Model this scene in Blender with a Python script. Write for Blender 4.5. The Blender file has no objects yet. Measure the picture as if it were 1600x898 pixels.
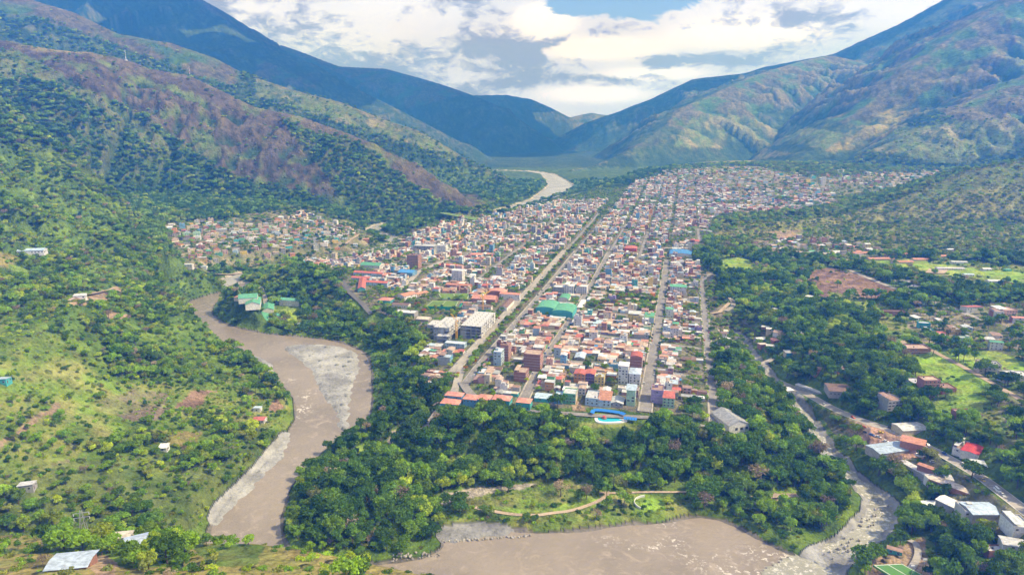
import bpy, math, random
import numpy as np
from mathutils import Vector

# ------------------------------------------------------------------ camera, sky, sun, exposure
SC = bpy.context.scene
COL = SC.collection
HC = 240.0                       # camera height above the town terrace (m)
F = 1067.0                       # focal length in pixels of the 1600 px wide photograph
PIT = math.radians(13.9)
cam = bpy.data.cameras.new('camera'); camo = bpy.data.objects.new('camera', cam); COL.objects.link(camo)
cam.sensor_width = 36.0; cam.lens = 36.0*F/1600.0; cam.clip_start = 1.0; cam.clip_end = 60000
camo.location = (0, 0, HC); camo.rotation_euler = (math.pi/2-PIT, 0, 0)
SC.camera = camo

SUN_AZ, SUN_EL = math.radians(98), math.radians(49)     # azimuth to the right of the view direction
SUN_STRENGTH, SKY_STRENGTH = 5.0, 0.09
sd = bpy.data.lights.new('sun', 'SUN'); so = bpy.data.objects.new('sun', sd); COL.objects.link(so)
sd.energy = SUN_STRENGTH; sd.angle = math.radians(0.5); sd.color = (1.0, 0.92, 0.76)
sv = Vector((math.sin(SUN_AZ)*math.cos(SUN_EL), math.cos(SUN_AZ)*math.cos(SUN_EL), math.sin(SUN_EL)))
so.rotation_euler = (-sv).to_track_quat('-Z', 'Y').to_euler(); so.location = (0, 0, 3000)
SC.view_settings.view_transform = 'Standard'; SC.view_settings.look = 'None'
SC.view_settings.exposure = 0.36; SC.view_settings.gamma = 1.0
SC.cycles.use_denoising = True
SC.cycles.max_bounces = 4; SC.cycles.diffuse_bounces = 2; SC.cycles.glossy_bounces = 2
SC.cycles.transmission_bounces = 2; SC.cycles.volume_bounces = 0; SC.cycles.transparent_max_bounces = 4
SC.cycles.caustics_reflective = False; SC.cycles.caustics_refractive = False

class NT:
    """small helper round a node tree"""
    def __init__(s, tree): s.t = tree; s.n = tree.nodes; s.l = tree.links; s.n.clear()
    def __call__(s, typ, **kw):
        nd = s.n.new(typ)
        for k, v in kw.items(): setattr(nd, k, v)
        return nd
    def put(s, sock, v):
        if isinstance(v, bpy.types.NodeSocket): s.l.new(v, sock)
        elif v is not None:
            if hasattr(sock.default_value, '__len__') and not hasattr(v, '__len__'): v = (v,)*len(sock.default_value)
            if hasattr(sock.default_value, '__len__') and len(sock.default_value) == 4 and len(v) == 3: v = tuple(v)+(1,)
            sock.default_value = v
    def m(s, op, a, b=None, c=None, clamp=False):
        nd = s('ShaderNodeMath', operation=op, use_clamp=clamp); s.put(nd.inputs[0], a)
        if b is not None: s.put(nd.inputs[1], b)
        if c is not None: s.put(nd.inputs[2], c)
        return nd.outputs[0]
    def v(s, op, a, b=None):
        nd = s('ShaderNodeVectorMath', operation=op); s.put(nd.inputs[0], a)
        if b is not None: s.put(nd.inputs[1], b)
        return nd.outputs[0]
    def mix(s, f, a, b, blend='MIX'):
        nd = s('ShaderNodeMix', data_type='RGBA', blend_type=blend); s.put(nd.inputs[0], f); s.put(nd.inputs[6], a); s.put(nd.inputs[7], b)
        return nd.outputs[2]
    def ramp(s, f, lo, hi, a=0.0, b=1.0, smooth=True):
        nd = s('ShaderNodeMapRange', interpolation_type='SMOOTHSTEP' if smooth else 'LINEAR')
        s.put(nd.inputs[0], f); s.put(nd.inputs[1], lo); s.put(nd.inputs[2], hi); s.put(nd.inputs[3], a); s.put(nd.inputs[4], b)
        return nd.outputs[0]
    def noise(s, vec, scale, detail=3, rough=0.5, dist=0.0):
        nd = s('ShaderNodeTexNoise'); s.put(nd.inputs['Vector'], vec); s.put(nd.inputs['Scale'], scale)
        s.put(nd.inputs['Detail'], detail); s.put(nd.inputs['Roughness'], rough); s.put(nd.inputs['Distortion'], dist)
        return nd.outputs[0]

def build_world():
    w = bpy.data.worlds.new('World'); SC.world = w; w.use_nodes = True
    g = NT(w.node_tree)
    out = g('ShaderNodeOutputWorld'); bg = g('ShaderNodeBackground')
    sky = g('ShaderNodeTexSky', sky_type='NISHITA', sun_disc=False); sky.sun_elevation = SUN_EL; sky.sun_rotation = SUN_AZ
    sky.altitude = 1000; sky.air_density = 1.0; sky.dust_density = 0.6; sky.ozone_density = 2.0
    skyc = g.mix(1.0, sky.outputs[0], (SKY_STRENGTH,)*3, 'MULTIPLY')
    d = g('ShaderNodeTexCoord').outputs['Generated']
    sp = g('ShaderNodeSeparateXYZ'); g.put(sp.inputs[0], d)
    az = g.m('ARCTAN2', sp.outputs[0], sp.outputs[1]); el = g.m('ARCSINE', sp.outputs[2])
    el = g.m('MAXIMUM', el, 0.0)
    cv = g('ShaderNodeCombineXYZ'); g.put(cv.inputs[0], az); g.put(cv.inputs[1], g.m('MULTIPLY', el, 2.1)); cv = cv.outputs[0]
    n1 = g.noise(cv, 6.0, 9, 0.58, 0.5)
    n2 = g.noise(g.v('ADD', cv, (3.1, 7.7, 1.0)), 15.0, 10, 0.66, 0.9)
    n3 = g.noise(g.v('ADD', cv, (9.1, 2.2, 4.0)), 3.0, 6, 0.5, 0.2)
    def blob(a0, e0, ra, re):      # a soft cloud lump at azimuth / elevation in degrees
        a = g.m('DIVIDE', g.m('SUBTRACT', az, math.radians(a0)), math.radians(ra))
        e = g.m('DIVIDE', g.m('SUBTRACT', el, math.radians(e0)), math.radians(re))
        r = g.m('ADD', g.m('MULTIPLY', a, a), g.m('MULTIPLY', e, e))
        return g.m('EXPONENT', g.m('MULTIPLY', r, -1.0))
    def total(bl):
        t = None
        for b in bl:
            k = g.m('MULTIPLY', blob(*b[:4]), b[4]); t = k if t is None else g.m('ADD', t, k)
        return t
    grey = total([(-.8, 5.2, 4.2, .85, .62), (12.3, 4.3, 3.0, .75, .62), (17.5, 4.3, 3.2, .6, .45), (5.0, 3.1, 4.0, .5, .40), (9.0, 6.7, 3.6, .7, .42), (-10, 3.8, 4.5, 1.5, .30), (.3, 3.7, 3.6, .9, .40),
                  (-14, 7.0, 6, 1.6, .10), (23.5, 7.0, 3.2, .55, .42), (21, 5.6, 3.0, .4, .35), (-3, 2.3, 5, .8, .25), (3.5, 5.9, 1.6, .5, .3), (-60, 14, 40, 8, .2), (70, 14, 30, 8, .2)])
    white = total([(2.6, 7.4, 2.2, 1.1, .50), (6.8, 5.3, 4.2, .8, .42), (18, 6.2, 6.0, 1.2, .30), (6.5, 1.9, 5.0, .8, .30), (11, 3.4, 4.5, .5, .30)])
    hole = total([(9.2, 9.1, 6.6, 1.35, 1.0), (4.6, 8.2, 1.8, .7, .5), (40, 42, 40, 14, .5), (-40, 45, 40, 14, .5)])
    cover = g.ramp(g.m('SUBTRACT', g.m('SUBTRACT', g.m('ADD', g.m('MULTIPLY', n1, 1.7), g.m('MULTIPLY', n2, 1.3)), .56), hole), .34, .56)
    gm = g.m('ADD', g.m('ADD', g.m('MULTIPLY', g.m('SUBTRACT', n1, .5), 2.0), g.m('MULTIPLY', g.m('SUBTRACT', n2, .5), 1.7)), g.m('SUBTRACT', grey, white))
    n4 = g.noise(g.v('ADD', cv, (5.5, 1.2, 2.0)), 48.0, 8, 0.66, 0.6); gm = g.m('ADD', gm, g.m('MULTIPLY', g.m('SUBTRACT', n4, .5), .95)); gf = g.ramp(gm, -.04, .38)
    base = g.mix(g.ramp(n3, .35, .65), (.86, .88, .90), (.62, .66, .71))
    base = g.mix(g.ramp(white, .02, .25), base, (1.12, 1.09, 1.05))
    cl = g.mix(gf, base, (.33, .335, .335))
    col = g.mix(cover, g.mix(.30, skyc, (.35, .6, .95)), cl)
    low = g.ramp(el, math.radians(9), math.radians(24)); vlow = g.ramp(el, math.radians(1), math.radians(9))
    col = g.mix(1.0, col, g.mix(vlow, (.84, .99, 1.85), (1, 1, 1)), 'MULTIPLY')
    col = g.mix(1.0, col, g.mix(low, (.93, 1.05, 1.66), (.82, .84, .86)), 'MULTIPLY')
    g.put(bg.inputs[0], col); g.put(bg.inputs[1], 1.0)
    g.l.new(bg.outputs[0], out.inputs[0])
    w.cycles.sampling_method = 'MANUAL'; w.cycles.sample_map_resolution = 512
build_world()

# ------------------------------------------------------------------ projection helpers
CP, SP = math.cos(PIT), math.sin(PIT)
def ray(px, py):
    a = (np.asarray(px, float)-800)/F; b = (449-np.asarray(py, float))/F
    return a, CP+b*SP, -SP+b*CP               # x, y, z components
def un(px, py, Y):                            # the point at forward distance Y
    a, b, c = ray(px, py); k = Y/b
    return (a*k, Y+0*a, HC+c*k)
def unz(px, py, z):                           # the point at height z
    a, b, c = ray(px, py); k = (z-HC)/c
    return (a*k, b*k)
def proj(x, y, z):
    dz = z-HC; f = y*CP-dz*SP; u = y*SP+dz*CP
    f = np.maximum(f, 1e-3)
    return 800+F*x/f, 449-F*u/f

# ------------------------------------------------------------------ noise
_rs = np.random.RandomState(7)
_perm = _rs.permutation(4096); _ga = _rs.rand(4096)*2*math.pi
_gx, _gy = np.cos(_ga), np.sin(_ga)
def perlin(x, y):
    xi = np.floor(x).astype(np.int64); yi = np.floor(y).astype(np.int64); fx = x-xi; fy = y-yi
    u = fx*fx*fx*(fx*(fx*6-15)+10); v = fy*fy*fy*(fy*(fy*6-15)+10)
    def gr(i, j, dx, dy):
        h = _perm[(_perm[i & 4095]+j) & 4095]; return _gx[h]*dx+_gy[h]*dy
    a = gr(xi, yi, fx, fy); b = gr(xi+1, yi, fx-1, fy); c = gr(xi, yi+1, fx, fy-1); d = gr(xi+1, yi+1, fx-1, fy-1)
    return (a+(b-a)*u)*(1-v)+(c+(d-c)*u)*v
def fbm(x, y, o=4, g=0.5):
    s = 0; A = 1; t = 0
    for i in range(o):
        s = s+A*perlin(x*2**i+17.3*i, y*2**i-9.1*i); t += A; A *= g
    return s/t*1.5
def ridged(x, y, o=3):
    s = 0; A = 1; t = 0
    for i in range(o):
        s = s+A*(1-2.2*np.abs(perlin(x*2**i+5.3*i, y*2**i+3.1*i))); t += A; A *= .5
    return s/t
def sstep(a, b, x):
    t = np.clip((x-a)/(b-a), 0, 1); return t*t*(3-2*t)
def smax(a, b, k):
    h = np.clip(.5+.5*(a-b)/k, 0, 1); return b*(1-h)+a*h+k*h*(1-h)

# ------------------------------------------------------------------ plan shapes
def segdist(x, y, P):
    """distance to a polyline, with the interpolated extra columns and the arc length at the nearest point"""
    P = np.asarray(P, float); best = np.full(x.shape, 1e18); ext = np.zeros(x.shape+(P.shape[1]-2,)); arc = np.zeros(x.shape); L = 0; side = np.zeros(x.shape)
    for i in range(len(P)-1):
        ax, ay = P[i, :2]; bx, by = P[i+1, :2]; dx, dy = bx-ax, by-ay; l2 = dx*dx+dy*dy+1e-9
        t = np.clip(((x-ax)*dx+(y-ay)*dy)/l2, 0, 1)
        d = (x-ax-t*dx)**2+(y-ay-t*dy)**2; m = d < best
        best = np.where(m, d, best); arc = np.where(m, L+t*math.sqrt(l2), arc)
        side = np.where(m, np.sign(dx*(y-ay)-dy*(x-ax)), side)
        if ext.shape[-1]: ext = np.where(m[..., None], P[i, 2:]+t[..., None]*(P[i+1, 2:]-P[i, 2:]), ext)
        L += math.sqrt(l2)
    return np.sqrt(best), ext, arc, side
def inpoly(x, y, P):
    xs = [p[0] for p in P]; ys = [p[1] for p in P]; k = (x >= min(xs)) & (x <= max(xs)) & (y >= min(ys)) & (y <= max(ys))
    out = np.zeros(x.shape, bool)
    if k.any(): out[k] = _inpoly(x[k], y[k], P)
    return out
def _inpoly(x, y, P):
    r = np.zeros(x.shape, bool); n = len(P)
    for i in range(n):
        x1, y1 = P[i][0], P[i][1]; x2, y2 = P[(i+1) % n][0], P[(i+1) % n][1]
        if y1 == y2: continue
        c = ((y1 > y) != (y2 > y)) & (x < (x2-x1)*(y-y1)/(y2-y1)+x1); r ^= c
    return r
def sdf(x, y, P):                              # negative inside
    A = np.array([p[:2] for p in P]); lo = A.min(0)-120; hi = A.max(0)+120; k = (x >= lo[0]) & (x <= hi[0]) & (y >= lo[1]) & (y <= hi[1]); out = np.full(x.shape, 999.0)
    if k.any(): d = segdist(x[k], y[k], list(P)+[P[0]])[0]; out[k] = np.where(inpoly(x[k], y[k], P), -d, d)
    return out
def planpoly(pts, z): return [tuple(float(q) for q in unz(a, b, z)) for a, b in pts]
def resample(P, step=6.0):                     # smooth closed outline (Chaikin) of a plan polygon
    for _ in range(2):
        Q = []
        for i in range(len(P)):
            a, b = P[i], P[(i+1) % len(P)]
            Q += [(a[0]*.75+b[0]*.25, a[1]*.75+b[1]*.25), (a[0]*.25+b[0]*.75, a[1]*.25+b[1]*.75)]
        P = Q
    return P

ZR = -30.0                                     # river level
RIVER = resample(planpoly([(392, 447), (372, 446), (340, 458), (300, 468), (288, 480), (290, 500), (312, 527), (350, 549), (395, 571), (422, 587), (444, 603), (459, 622),
    (464, 650), (450, 676), (436, 702), (398, 742), (365, 775), (335, 812), (322, 850)], ZR) + [(-208, 372), (-170, 350), (-70, 338), (-10, 310), (50, 262), (150, 245), (225, 270), (222, 340)] +
    planpoly([(1270, 880), (1236, 866), (1185, 843), (1135, 814), (1088, 806), (1042, 817), (980, 819), (925, 828), (880, 833), (800, 830), (735, 822), (700, 826), (684, 838),
    (694, 856), (660, 872), (610, 880), (560, 882), (500, 876), (452, 862), (441, 845), (440, 800), (452, 768), (466, 742), (492, 716), (518, 694), (545, 680),
    (566, 664), (582, 645), (581, 600), (579, 556), (552, 541), (512, 530), (460, 526), (400, 520), (350, 506), (328, 490), (338, 470), (368, 458), (400, 451)], ZR))
STREAM = [unz(x, y, -27)+(w,) for x, y, w in [(1240, 905, 13), (1265, 888, 12), (1300, 868, 10), (1345, 838, 9), (1372, 808, 9), (1376, 785, 9), (1350, 758, 7), (1318, 730, 6), (1296, 708, 5.5),
    (1282, 684, 5), (1262, 655, 6), (1240, 625, 6), (1205, 590, 5), (1180, 560, 5), (1150, 520, 5)]]
FARRIVER = [unz(x, y, ZR)+(w,) for x, y, w in [(384, 449, 16), (352, 440, 15), (380, 428, 16), (430, 418, 16), (520, 405, 16), (590, 390, 16), (625, 378, 17), (605, 371, 18), (578, 361, 18), (596, 352, 20), (680, 343, 22),
    (760, 335, 24), (812, 322, 30), (842, 312, 30), (864, 302, 52), (878, 291, 58), (868, 281, 44), (856, 272, 32), (830, 268, 30), (800, 267, 26), (760, 266, 24)]]
PLATEAU = planpoly([(690, 652), (700, 610), (676, 590), (660, 560), (655, 520), (610, 492), (560, 464), (500, 440), (430, 424), (480, 405), (600, 398), (660, 385), (650, 368), (610, 352), (640, 345), (700, 342), (800, 332),
    (860, 318), (930, 296), (1010, 276), (1100, 262), (1300, 262), (1600, 262), (2000, 262), (2400, 420), (2600, 700), (2500, 1000), (1750, 1000), (1500, 905), (1440, 890),
    (1395, 832), (1400, 790), (1370, 750), (1330, 722), (1310, 700), (1270, 672), (1215, 610), (1190, 590), (1170, 600), (1200, 660), (1195, 690), (1150, 690), (1100, 668), (1000, 664), (850, 658), (760, 656)], 0)
LEFTLAND = planpoly([(372, 440), (330, 452), (282, 470), (278, 495), (300, 530), (340, 556), (390, 580), (425, 600), (445, 625), (448, 650), (430, 680), (400, 705), (360, 740), (325, 785), (300, 830), (250, 930), (-400, 1000),
    (-1500, 700), (-1500, 300), (-400, 262), (400, 262), (700, 262), (790, 330), (700, 338), (640, 340), (560, 355), (590, 366), (610, 374), (600, 384), (520, 398), (420, 412), (350, 426), (330, 436)], -26)
BARS = [resample(planpoly(p, ZR)) for p in (
    [(440, 541), (480, 538), (530, 541), (556, 552), (560, 575), (548, 600), (540, 640), (541, 672), (534, 670), (528, 640), (510, 622), (498, 600), (492, 580), (470, 562)],
    [(372, 556), (395, 555), (415, 563), (428, 578), (415, 583), (395, 574)],
    [(440, 688), (450, 674), (446, 702), (416, 736), (388, 764), (356, 796), (342, 815), (332, 815), (340, 796), (372, 764), (404, 732)],
    [(686, 836), (702, 826), (760, 824), (796, 829), (790, 834), (760, 837), (726, 841), (698, 846)])]
CONTROL = [(720, 600, 0), (1000, 640, 0), (1110, 640, 0), (900, 400, 0), (600, 480, 0), (480, 415, 0), (800, 335, 2), (1000, 320, 4), (1100, 300, 18), (1250, 290, 30), (1150, 272, 50),
    (1040, 268, 35), (1400, 275, 45), (950, 290, 8), (1000, 360, 0), (1100, 380, 2), (1180, 420, -2), (1160, 480, -8), (1180, 560, -8), (1230, 520, -6), (1300, 560, -2), (1250, 440, 0), (1330, 430, 5), (1400, 470, 6), (1500, 420, 14), (1600, 400, 20),
    (1420, 540, 5), (1480, 580, 8), (1600, 560, 16), (1600, 640, 20), (1400, 610, -2), (1440, 650, -2), (1250, 600, -9), (1350, 680, -12), (1450, 720, -9), (1540, 780, -4), (1600, 860, 2), (1420, 860, -20), (1500, 840, -14), (1600, 740, 20),
    (300, 350, 22), (350, 390, 0), (400, 350, 8), (450, 345, 8), (520, 385, -8), (560, 350, -10), (300, 400, 2), (480, 330, 14),
    (380, 600, -14), (300, 560, 2), (430, 650, -22), (400, 700, -20), (300, 620, -3), (200, 620, 12), (100, 620, 30), (0, 600, 52), (300, 700, -10), (200, 700, 5), (100, 700, 18), (0, 700, 30),
    (300, 760, -14), (200, 770, -4), (100, 780, 6), (0, 790, 14), (200, 520, 40), (100, 480, 75), (820, 300, -20), (740, 290, -22)]
_cp = np.array([unz(x, y, z)+(z,) for x, y, z in CONTROL])
_ck = 1/1000.0
def _tps(r2): return .5*r2*np.log(r2+1e-12)
def _fit():
    A = _cp[:, :2]*_ck; n = len(A); r2 = ((A[:, None]-A[None])**2).sum(-1)
    K = _tps(r2)+np.eye(n)*2e-3; P = np.c_[np.ones(n), A]
    M = np.block([[K, P], [P.T, np.zeros((3, 3))]])
    return np.linalg.solve(M, np.r_[_cp[:, 2], 0, 0, 0])
_cw = _fit()
def lowland(x, y):
    X = x*_ck; Y = y*_ck; s = _cw[-3]+_cw[-2]*X+_cw[-1]*Y
    for i in range(len(_cp)): s = s+_cw[i]*_tps((X-_cp[i, 0]*_ck)**2+(Y-_cp[i, 1]*_ck)**2)
    return np.clip(s, -24, 70)

def crest(pts, world_first=(), world_last=()):
    out = list(world_first)
    for px, py, Y, s in pts: out.append(tuple(float(q) for q in un(px, py, Y))+(s,))
    return out+list(world_last)
def spread(pts, Y0, Y1, s): n = len(pts); return [(a, b, Y0+(Y1-Y0)*i/(n-1), s) for i, (a, b) in enumerate(pts)]
R_ = []                                         # ridges: crest polyline (x, y, z, slope), base height, gully wavelength, gully depth, exponent
R_.append((crest([(0, 62, 2000, .56), (80, 77, 2000, .6), (143, 82, 2050, .62), (197, 93, 2080, .66), (234, 107, 2100, .68), (296, 118, 2100, .7), (338, 138, 2100, .7), (400, 168, 2080, .72), (467, 181, 2060, .74),
    (540, 207, 2030, .76), (617, 227, 1990, .78), (684, 256, 1940, .8), (735, 290, 1900, .8), (760, 326, 1880, .8)],
    [(-1150, 150, 300, .36), (-1300, 500, 380, .38), (-1500, 900, 470, .42), (-1700, 1400, 540, .46), (-1680, 1750, 560, .5)]), -12, 150, .17, 1.12))
R_.append((crest(spread([(50, 0), (117, 20), (184, 53), (267, 67), (334, 90), (378, 114), (467, 143), (534, 160), (600, 187), (650, 202), (700, 230), (735, 252), (770, 270)], 3000, 2750, .5), [(-3600, 3000, 1150, .5)]), -20, 260, .16, 1.1))
R_.append((crest(spread([(-100, -70), (120, -70), (250, -50), (317, 0), (350, 30), (378, 55), (440, 83), (490, 99), (560, 140), (640, 180), (720, 222)], 5600, 4600, .55)), -20, 520, .2, 1.1))
R_.append((crest(spread([(440, 70), (530, 104), (600, 107), (650, 120), (690, 132), (730, 146), (762, 158), (800, 182), (850, 212), (890, 245)], 7200, 5600, .5)), -20, 620, .2, 1.1))
R_.append((crest(spread([(640, 170), (740, 149), (790, 148), (830, 155), (860, 168), (885, 181), (905, 190), (930, 200)], 9500, 8800, .5)), -20, 700, .2, 1.1))
R_.append((crest(spread([(700, 160), (860, 190), (900, 181), (925, 176), (960, 182), (1000, 170), (1060, 150)], 11000, 11000, .5)), -20, 900, .25, 1.1))
R_.append((crest(spread([(1750, -75), (1600, -52), (1480, -3), (1400, 40), (1300, 85), (1197, 104), (1164, 114), (1081, 124), (1017, 154), (967, 174), (917, 191), (880, 210), (840, 235), (806, 252)], 5600, 6500, .5)), -20, 520, .27, 1.1))
R_.append((crest(spread([(1300, 85), (1235, 100), (1180, 118), (1130, 140), (1070, 167), (1035, 200), (985, 235), (930, 258), (893, 281)], 5600, 3500, .52)), -15, 300, .30, 1.1))
R_.append((crest(spread([(1900, -90), (1600, -22), (1500, 50), (1430, 100), (1360, 160), (1310, 200), (1265, 235), (1235, 258)], 3800, 3150, .42)), 15, 280, .32, 1.15))
R_.append((crest(spread([(1900, 60), (1700, 90), (1600, 120), (1500, 165), (1430, 205), (1380, 240), (1350, 262)], 3100, 2750, .4)), 15, 210, .32, 1.2))
R_.append((crest([(2100, 215, 1750, .3), (1750, 228, 1720, .32), (1600, 250, 1700, .34), (1540, 262, 1680, .34), (1470, 285, 1650, .34), (1400, 314, 1600, .36), (1330, 334, 1560, .36), (1250, 343, 1500, .36), (1170, 350, 1450, .36), (1120, 362, 1400, .36)]), 0, 120, .1, 1.0))
R_.append((crest([(1390, 287, 2300, .3), (1330, 279, 2350, .3), (1250, 279, 2350, .3), (1190, 286, 2300, .3)]), 4, 90, .08, 1.0))
KN = np.array([un(px, py, Y) for px, py, Y in [(-300, 835, 285), (0, 838, 262), (120, 842, 260), (320, 848, 256), (400, 849, 254), (456, 856, 250), (500, 863, 246), (566, 877, 240), (640, 893, 232), (700, 912, 226)]])
GRADED = []
def height(x, y, detail=True):
    x = np.asarray(x, float); y = np.asarray(y, float)
    hi = lowland(x, y)
    sr = sdf(x, y, RIVER)
    w1 = 14*fbm(x/60, y/60, 2)
    tp = 1-sstep(-4, 46, sdf(x, y, PLATEAU)+w1); tl = 1-sstep(-3, 16, sdf(x, y, LEFTLAND))
    z = -27.0+(hi+27.0)*np.maximum(tp, tl)
    rough = np.ones_like(x)
    for P, base, lam, amp, ex in R_:
        P = np.asarray(P); W_ = ((P[:, 2]-base)/P[:, 3]).max()*1.25+60; lo = P[:, :2].min(0)-W_; hb = P[:, :2].max(0)+W_
        k = (x >= lo[0]) & (x <= hb[0]) & (y >= lo[1]) & (y <= hb[1])
        if not k.any(): continue
        X, Y = x[k], y[k]; d, e, arc, side = segdist(X, Y, P); cz, s = e[..., 0], e[..., 1]
        H = np.maximum(cz-base, 5); w = H/s; u = np.clip(d/w, 0, 4)
        wob = fbm(X/(lam*2.2), Y/(lam*2.2), 3)
        g = ridged((arc+side*37)/lam+.7*wob, d/(lam*4.5)+side*3, 4)
        zz = base+H*np.where(u < 1, np.abs(1-np.minimum(u, 1))**ex, -(u-1)*1.2)
        env = np.clip(u*3.2, 0, 1)*np.clip((1.15-u)*1.6, 0, 1)
        zz = zz+1.25*amp*np.minimum(H, lam*2.2)*env*(g-.35)+H*.025*fbm(X/(lam*.5), Y/(lam*.5), 4)*np.clip(.3+u*2, 0, 1)+env*np.minimum(H*.085, 42)*ridged(X/(lam*.33)+wob, Y/(lam*.33), 3)
        z[k] = smax(z[k], zz, np.clip(H*.05, 3, 30))
    # near spur at the bottom of the picture
    yc = np.interp(x, KN[:, 0], KN[:, 1]); zc = np.interp(x, KN[:, 0], KN[:, 2])
    kz = np.where(y < yc, zc+.34*(yc-y), zc-1.05*(y-yc))-np.maximum(0, x-KN[-1, 0])*.9
    kz = kz+3.0*fbm(x/45, y/45, 3)*np.clip(np.abs(y-yc)/25, 0, 1)
    z = smax(z, kz, 4.0)
    for P in (STREAM, FARRIVER):
        d, e, _, _ = segdist(x, y, P); k = d-e[..., 0]+5*fbm(x/14, y/14, 2); top = -28.0 if P is STREAM else ZR+.3; k = k+np.maximum(k-25, 0)*1.6
        z = np.where(z > top, np.minimum(z, top+np.maximum(k, -1.5)*(.55 if P is STREAM else .3)), z) if P is STREAM else np.minimum(z, top+np.maximum(k, -4)*.35)
    bn = 3.0*fbm(x/12, y/12, 3)
    z = np.where(sr < 25, np.minimum(z, ZR+.35+np.maximum(sr+bn*.5, -6)*.55+np.maximum(sr-8, 0)*1.2), z)
    for i, B in enumerate(BARS):
        sb = sdf(x, y, B)+bn*1.7
        z = np.where(sb < 8, np.maximum(z, ZR+.5-np.maximum(sb, -3)*.25), z)
    for GP, hw in GRADED:
        lo = GP.min(0)-20; hb = GP.max(0)+20; k = (x > lo[0]) & (x < hb[0]) & (y > lo[1]) & (y < hb[1])
        if not k.any(): continue
        d, e, _, _ = segdist(x[k], y[k], GP); t = 1-sstep(hw+1, hw+9, d); z[k] = z[k]*(1-t)+e[..., 0]*t
    return z
def height1(x, y): return float(height(np.array([x]), np.array([y]))[0])
def hit(px, py, ymin=200.0, ymax=14000.0):
    """where the sight line of pixel (px, py) meets the ground"""
    a, b, c = ray(px, py); Y = ymin*(ymax/ymin)**np.linspace(0, 1, 360)
    k = Y/b; X = a*k; Z = HC+c*k; g = height(X, Y); m = np.nonzero(Z <= g)[0]
    if not len(m): return None
    i = max(m[0], 1); ys = np.linspace(Y[i-1], Y[i], 48); k = ys/b; g = height(a*k, ys); m = np.nonzero(HC+c*k <= g)[0]
    j = m[0] if len(m) else -1
    return float(a*k[j]), float(ys[j]), float(g[j])

def smoothline(P):
    for _ in range(2):
        Q = [P[0]]
        for a, b in zip(P[:-1], P[1:]): Q += [(a[0]*.75+b[0]*.25, a[1]*.75+b[1]*.25), (a[0]*.25+b[0]*.75, a[1]*.25+b[1]*.75)]
        P = Q+[P[-1]]
    return P
def px_line(pts, z=None):
    if z is not None: return [tuple(float(q) for q in unz(a, b, z)) for a, b in pts]
    return [hit(a, b)[:2] for a, b in pts]
# roads that are graded into the slopes
MAINROAD = px_line([(1184, 584), (1200, 590), (1228, 600), (1266, 617), (1296, 637), (1349, 655), (1400, 673), (1446, 696), (1482, 716), (1532, 743), (1565, 769), (1600, 797), (1680, 860)])
ROADP = px_line([(1150, 581), (1175, 573), (1206, 562), (1228, 548)])
PALEROAD = px_line([(1327, 422), (1380, 444), (1427, 461), (1467, 473), (1507, 490), (1540, 500)])
DIRTROAD = px_line([(1408, 540), (1416, 530), (1432, 531), (1454, 547), (1501, 571), (1548, 597), (1604, 630), (1680, 668)])
_g = []
for L_, hw in [(MAINROAD, 5.5), (ROADP, 3.5), (PALEROAD, 5), (DIRTROAD, 3.5)]:
    q = np.array(smoothline(L_)); zz = height(q[:, 0], q[:, 1])
    for _ in range(12): zz = np.convolve(np.pad(zz, 1, 'edge'), [.25, .5, .25], 'valid')
    _g.append((np.c_[q, zz], hw))
GRADED += _g
# ------------------------------------------------------------------ ground cover, painted on the plan
CLS = {  # name: (linear colour, second colour, tree density)
 'forest': ((.075, .13, .018), (.135, .20, .028), 1.0), 'scrub': ((.12, .18, .028), (.19, .20, .05), .42), 'bushy': ((.075, .115, .024), (.12, .15, .038), .75), 'meadow': ((.20, .33, .035), (.26, .32, .06), .02), 'grass': ((.15, .23, .030), (.22, .22, .07), .10),
 'drygrass': ((.25, .205, .075), (.17, .17, .05), .12), 'brown': ((.062, .050, .034), (.110, .088, .054), .05), 'browngreen': ((.135, .15, .045), (.09, .145, .028), .22), 'bare': ((.33, .235, .15), (.25, .19, .125), .02), 'ploughed': ((.20, .13, .095), (.26, .17, .11), .02),
 'fallow': ((.19, .15, .11), (.16, .18, .06), .10), 'redearth': ((.36, .22, .16), (.38, .29, .21), 0), 'hillscrub': ((.17, .19, .05), (.23, .22, .08), .50), 'town': ((.20, .175, .125), (.10, .125, .05), 0), 'gravel': ((.28, .28, .275), (.20, .20, .195), 0), 'sand': ((.42, .38, .31), (.34, .30, .24), 0), 'settle': ((.11, .14, .05), (.25, .215, .14), .30), 'farforest': ((.050, .086, .028), (.105, .145, .042), .8), 'wet': ((.16, .135, .11), (.12, .1, .08), 0)}
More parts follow.
